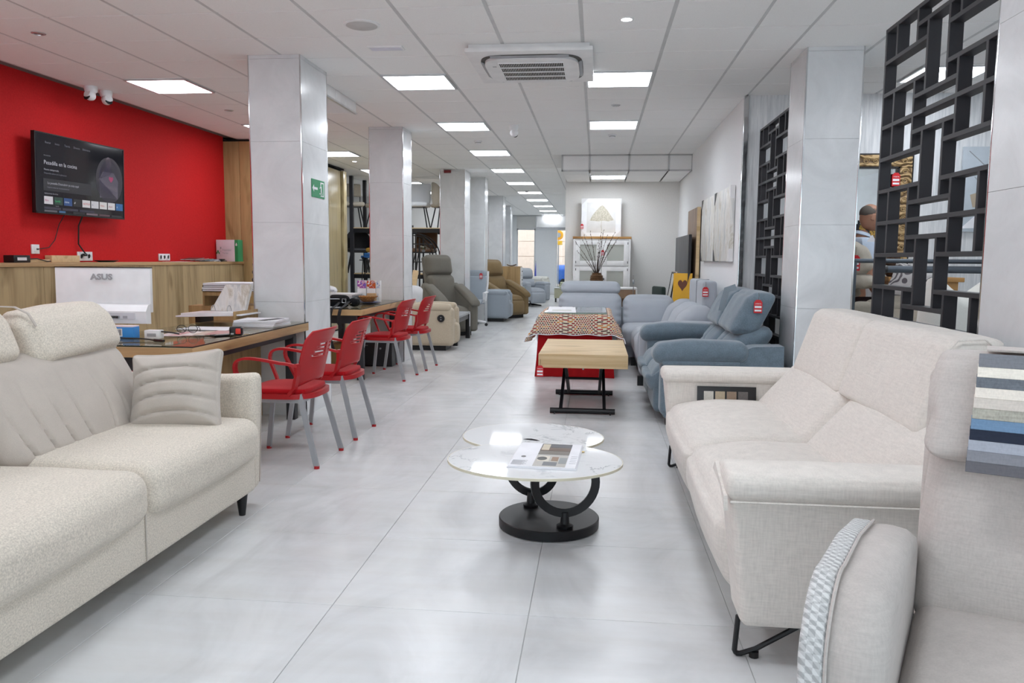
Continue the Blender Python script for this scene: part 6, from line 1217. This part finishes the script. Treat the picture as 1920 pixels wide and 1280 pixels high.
    t = thing('reflected_picture', 'reflected small dark and gold picture, built as a panel before the mirror', 'picture', (2.55, 7.99, 1.55)); obj('panel', bbox(-.12, .20, -.012, .0, -.10, .12, .002), plain('navy_panel', '22242c', .4), t)  # a picture seen in the mirror, its reflection built as a solid panel
    gm = NT('gilt_print'); a = gm.noise(gm.coords(), 60, 3); gm.color(gm.ramp(a, [(.45, lin('c39b3c')), (.58, lin('5a431e'))])); gm.set(.4)
    for x in (.0, .10): obj('gold_panel', bx(x-.03, x+.03, -.0145, -.012, -.09, .11), gm.m, t, None)
    obj('red_square', bx(-.08, -.045, -.0145, -.012, .0, .06), 'tagred', t, None); obj('cord_hook', bx(-.01, .01, -.006, .0, .12, .16), 'black', t, None)
alcove()

# ================================================================ THE MAN'S MIRROR REFLECTION, BUILT AS A SOLID FIGURE
def skin_body(name, joints, edges, mat, parent, sub=2):
    names = list(joints); me = bpy.data.meshes.new(name); me.from_pydata([joints[n][0] for n in names], [(names.index(a), names.index(b)) for a, b in edges], [])
    o = bpy.data.objects.new(name, me); COL.objects.link(o); sk = o.modifiers.new('skin', 'SKIN'); sk.use_smooth_shade = True
    for n, v in zip(names, me.skin_vertices[0].data):
        r = joints[n][1]; v.radius = r if isinstance(r, tuple) else (r, r); v.use_root = n == names[0]
    ss = o.modifiers.new('subsurf', 'SUBSURF'); ss.levels = ss.render_levels = sub
    bpy.context.view_layer.update(); m2 = bpy.data.meshes.new_from_object(o.evaluated_get(bpy.context.evaluated_depsgraph_get())); bpy.data.objects.remove(o)
    m2.materials.clear(); m2.materials.append(M[mat]); m2.polygons.foreach_set('use_smooth', [True]*len(m2.polygons))
    return obj(name, None, None, parent, me=m2)
def man():
    # local: faces +x, feet on the floor; leans forward and looks down
    t = thing('reflected_person', 'reflected balding man in a pale blue polo shirt, built as a figure looking down', 'reflected_person', (2.36, 7.62, 0), R(8))
    J = {'pelvis': ((0, 0, .99), .13), 'waist': ((.0, 0, 1.13), .12), 'chest': ((.03, 0, 1.33), (.135, .12)), 'neck': ((.075, 0, 1.53), .058), 'neck2': ((.115, 0, 1.60), .055)}; Eg = [('pelvis', 'waist'), ('waist', 'chest'), ('chest', 'neck'), ('neck', 'neck2')]
    for s, n in ((1, 'l'), (-1, 'r')):
        J.update({n+'sh': ((.05, s*.19, 1.455), .062), n+'el': ((.03, s*.245, 1.17), .045), n+'wr': ((.17, s*.23, .97), .030), n+'pa': ((.22, s*.225, .92), (.018, .036)), n+'hip': ((0, s*.10, .92), .095), n+'kn': ((.02, s*.11, .50), .062), n+'an': ((-.02, s*.115, .09), .042), n+'toe': ((.15, s*.14, .035), (.045, .032))})
        Eg += [('chest', n+'sh'), (n+'sh', n+'el'), (n+'el', n+'wr'), (n+'wr', n+'pa'), ('pelvis', n+'hip'), (n+'hip', n+'kn'), (n+'kn', n+'an'), (n+'an', n+'toe')]
        for k, (dy, l) in enumerate(((-.026, .062), (-.009, .072), (.009, .068), (.026, .054))):
            J[f'{n}f{k}'] = ((.245, s*.225+dy, .885), .0095); J[f'{n}g{k}'] = ((.245+l*.25, s*.225+dy*1.1, .885-l*.55), .0085); J[f'{n}h{k}'] = ((.243, s*.225+dy*1.1, .885-l), .007); Eg += [(n+'pa', f'{n}f{k}'), (f'{n}f{k}', f'{n}g{k}'), (f'{n}g{k}', f'{n}h{k}')]
        J[n+'t0'] = ((.225, s*.225-s*.040, .905), .011); J[n+'t1'] = ((.255, s*.225-s*.048, .875), .009); Eg += [(n+'pa', n+'t0'), (n+'t0', n+'t1')]
    body = skin_body('body', J, Eg, 'skin', t)
    # head: one shaped surface, chin lowered
    def head(P, U):
        x, y, z = P[:, 0].copy(), P[:, 1].copy(), P[:, 2].copy(); low = np.clip(-z/.115, 0, 1); P[:, 1] *= 1-.28*low; P[:, 0] += np.where(x > 0, .004*low, .035*low*(1)); 
        f = np.clip(x/.09, 0, 1)
        P[:, 0] += f**2*(.026*np.exp(-((z+.012)/.016)**2-(y/.014)**2)+.012*np.exp(-((z-.006)/.03)**2-(y/.011)**2)+.007*np.exp(-((z-.034)/.010)**2-(y/.05)**2)-.007*np.exp(-((z-.018)/.010)**2-((np.abs(y)-.032)/.014)**2)+.008*np.exp(-((z+.050)/.010)**2-(y/.022)**2)+.010*np.exp(-((z+.092)/.014)**2-(y/.02)**2)); return P
    hd = obj('head', pillow(.195, .152, .232, .075, (.002, .004, .0), 14, head), 'skin', t, 80, loc=(.150, 0, 1.715), rot=(0, R(22), 0))
    def hr(P, U): P[:, 2] = np.where(P[:, 2] < .0, P[:, 2]*.6, P[:, 2]); return P
    hair = []
    obj('hair', pillow(.165, .162, .15, .072, (0, 0, 0), 8, hr), 'hair', hd, 80, loc=(-.026, 0, .030), rot=(0, R(-26), 0))
    for s in (-1, 1):
        obj('ear', xf(pillow(.036, .018, .062, .008, (0, 0, 0), 3), (-.008, s*.077, -.004), (0, R(-8), s*R(18))), 'skin', hd, 70)
        obj('eye', xf(lathe([(0, -.011), (.009, -.006), (.011, 0), (.009, .006), (0, .011)], 12), (.084, s*.031, .017)), 'paperw', hd); obj('pupil', xf(lathe([(0, -.005), (.005, 0), (0, .005)], 8), (.0935, s*.031, .017)), 'blackp', hd); obj('eyebrow', tube([(.094, s*.016, .034), (.096, s*.032, .038), (.088, s*.048, .034)], .004, 5), 'hair', hd)
    obj('mouth', tube([(.092, -.022, -.058), (.101, 0, -.056), (.092, .022, -.058)], .0035, 5), plain('lip', '8c5248', .6), hd)
    JS = {'w': ((0, 0, 1.00), (.165, .140)), 'w2': ((.0, 0, 1.15), (.155, .135)), 'c': ((.03, 0, 1.34), (.165, .140)), 'n': ((.07, 0, 1.515), (.080, .075))}; ES = [('w', 'w2'), ('w2', 'c'), ('c', 'n')]
    for s, n in ((1, 'l'), (-1, 'r')): JS.update({n+'s': ((.05, s*.19, 1.455), .082), n+'e': ((.04, s*.235, 1.26), .066)}); ES += [('c', n+'s'), (n+'s', n+'e')]
    skin_body('shirt', JS, ES, 'shirt', t); obj('collar', tube([(.085+.066*math.cos(a), .066*math.sin(a), 1.560-.02*math.cos(a)) for a in np.linspace(0, 2*PI, 20)[:-1]], .0, closed=True, flat=(.010, .034)), 'shirt', t, 50)
    JT = {'p': ((0, 0, .99), (.155, .130))}; ET = []
    for s, n in ((1, 'l'), (-1, 'r')): JT.update({n+'h': ((0, s*.10, .90), .108), n+'k': ((.02, s*.11, .50), .080), n+'a': ((-.02, s*.115, .11), .062)}); ET += [('p', n+'h'), (n+'h', n+'k'), (n+'k', n+'a')]
    skin_body('trousers', JT, ET, 'trouser', t)
    for s in (-1, 1): obj('shoe', pillow(.27, .105, .08, .038, (0, 0, .006), 6, lambda P, U: P*np.stack([1+0*U[:, 0], 1-.2*np.clip(U[:, 0], 0, 1), 1-.35*np.clip(U[:, 0], 0, 1)], 1)), 'blackp', t, 60, loc=(.045, s*.125, .042), rot=(0, 0, s*.15))
man()
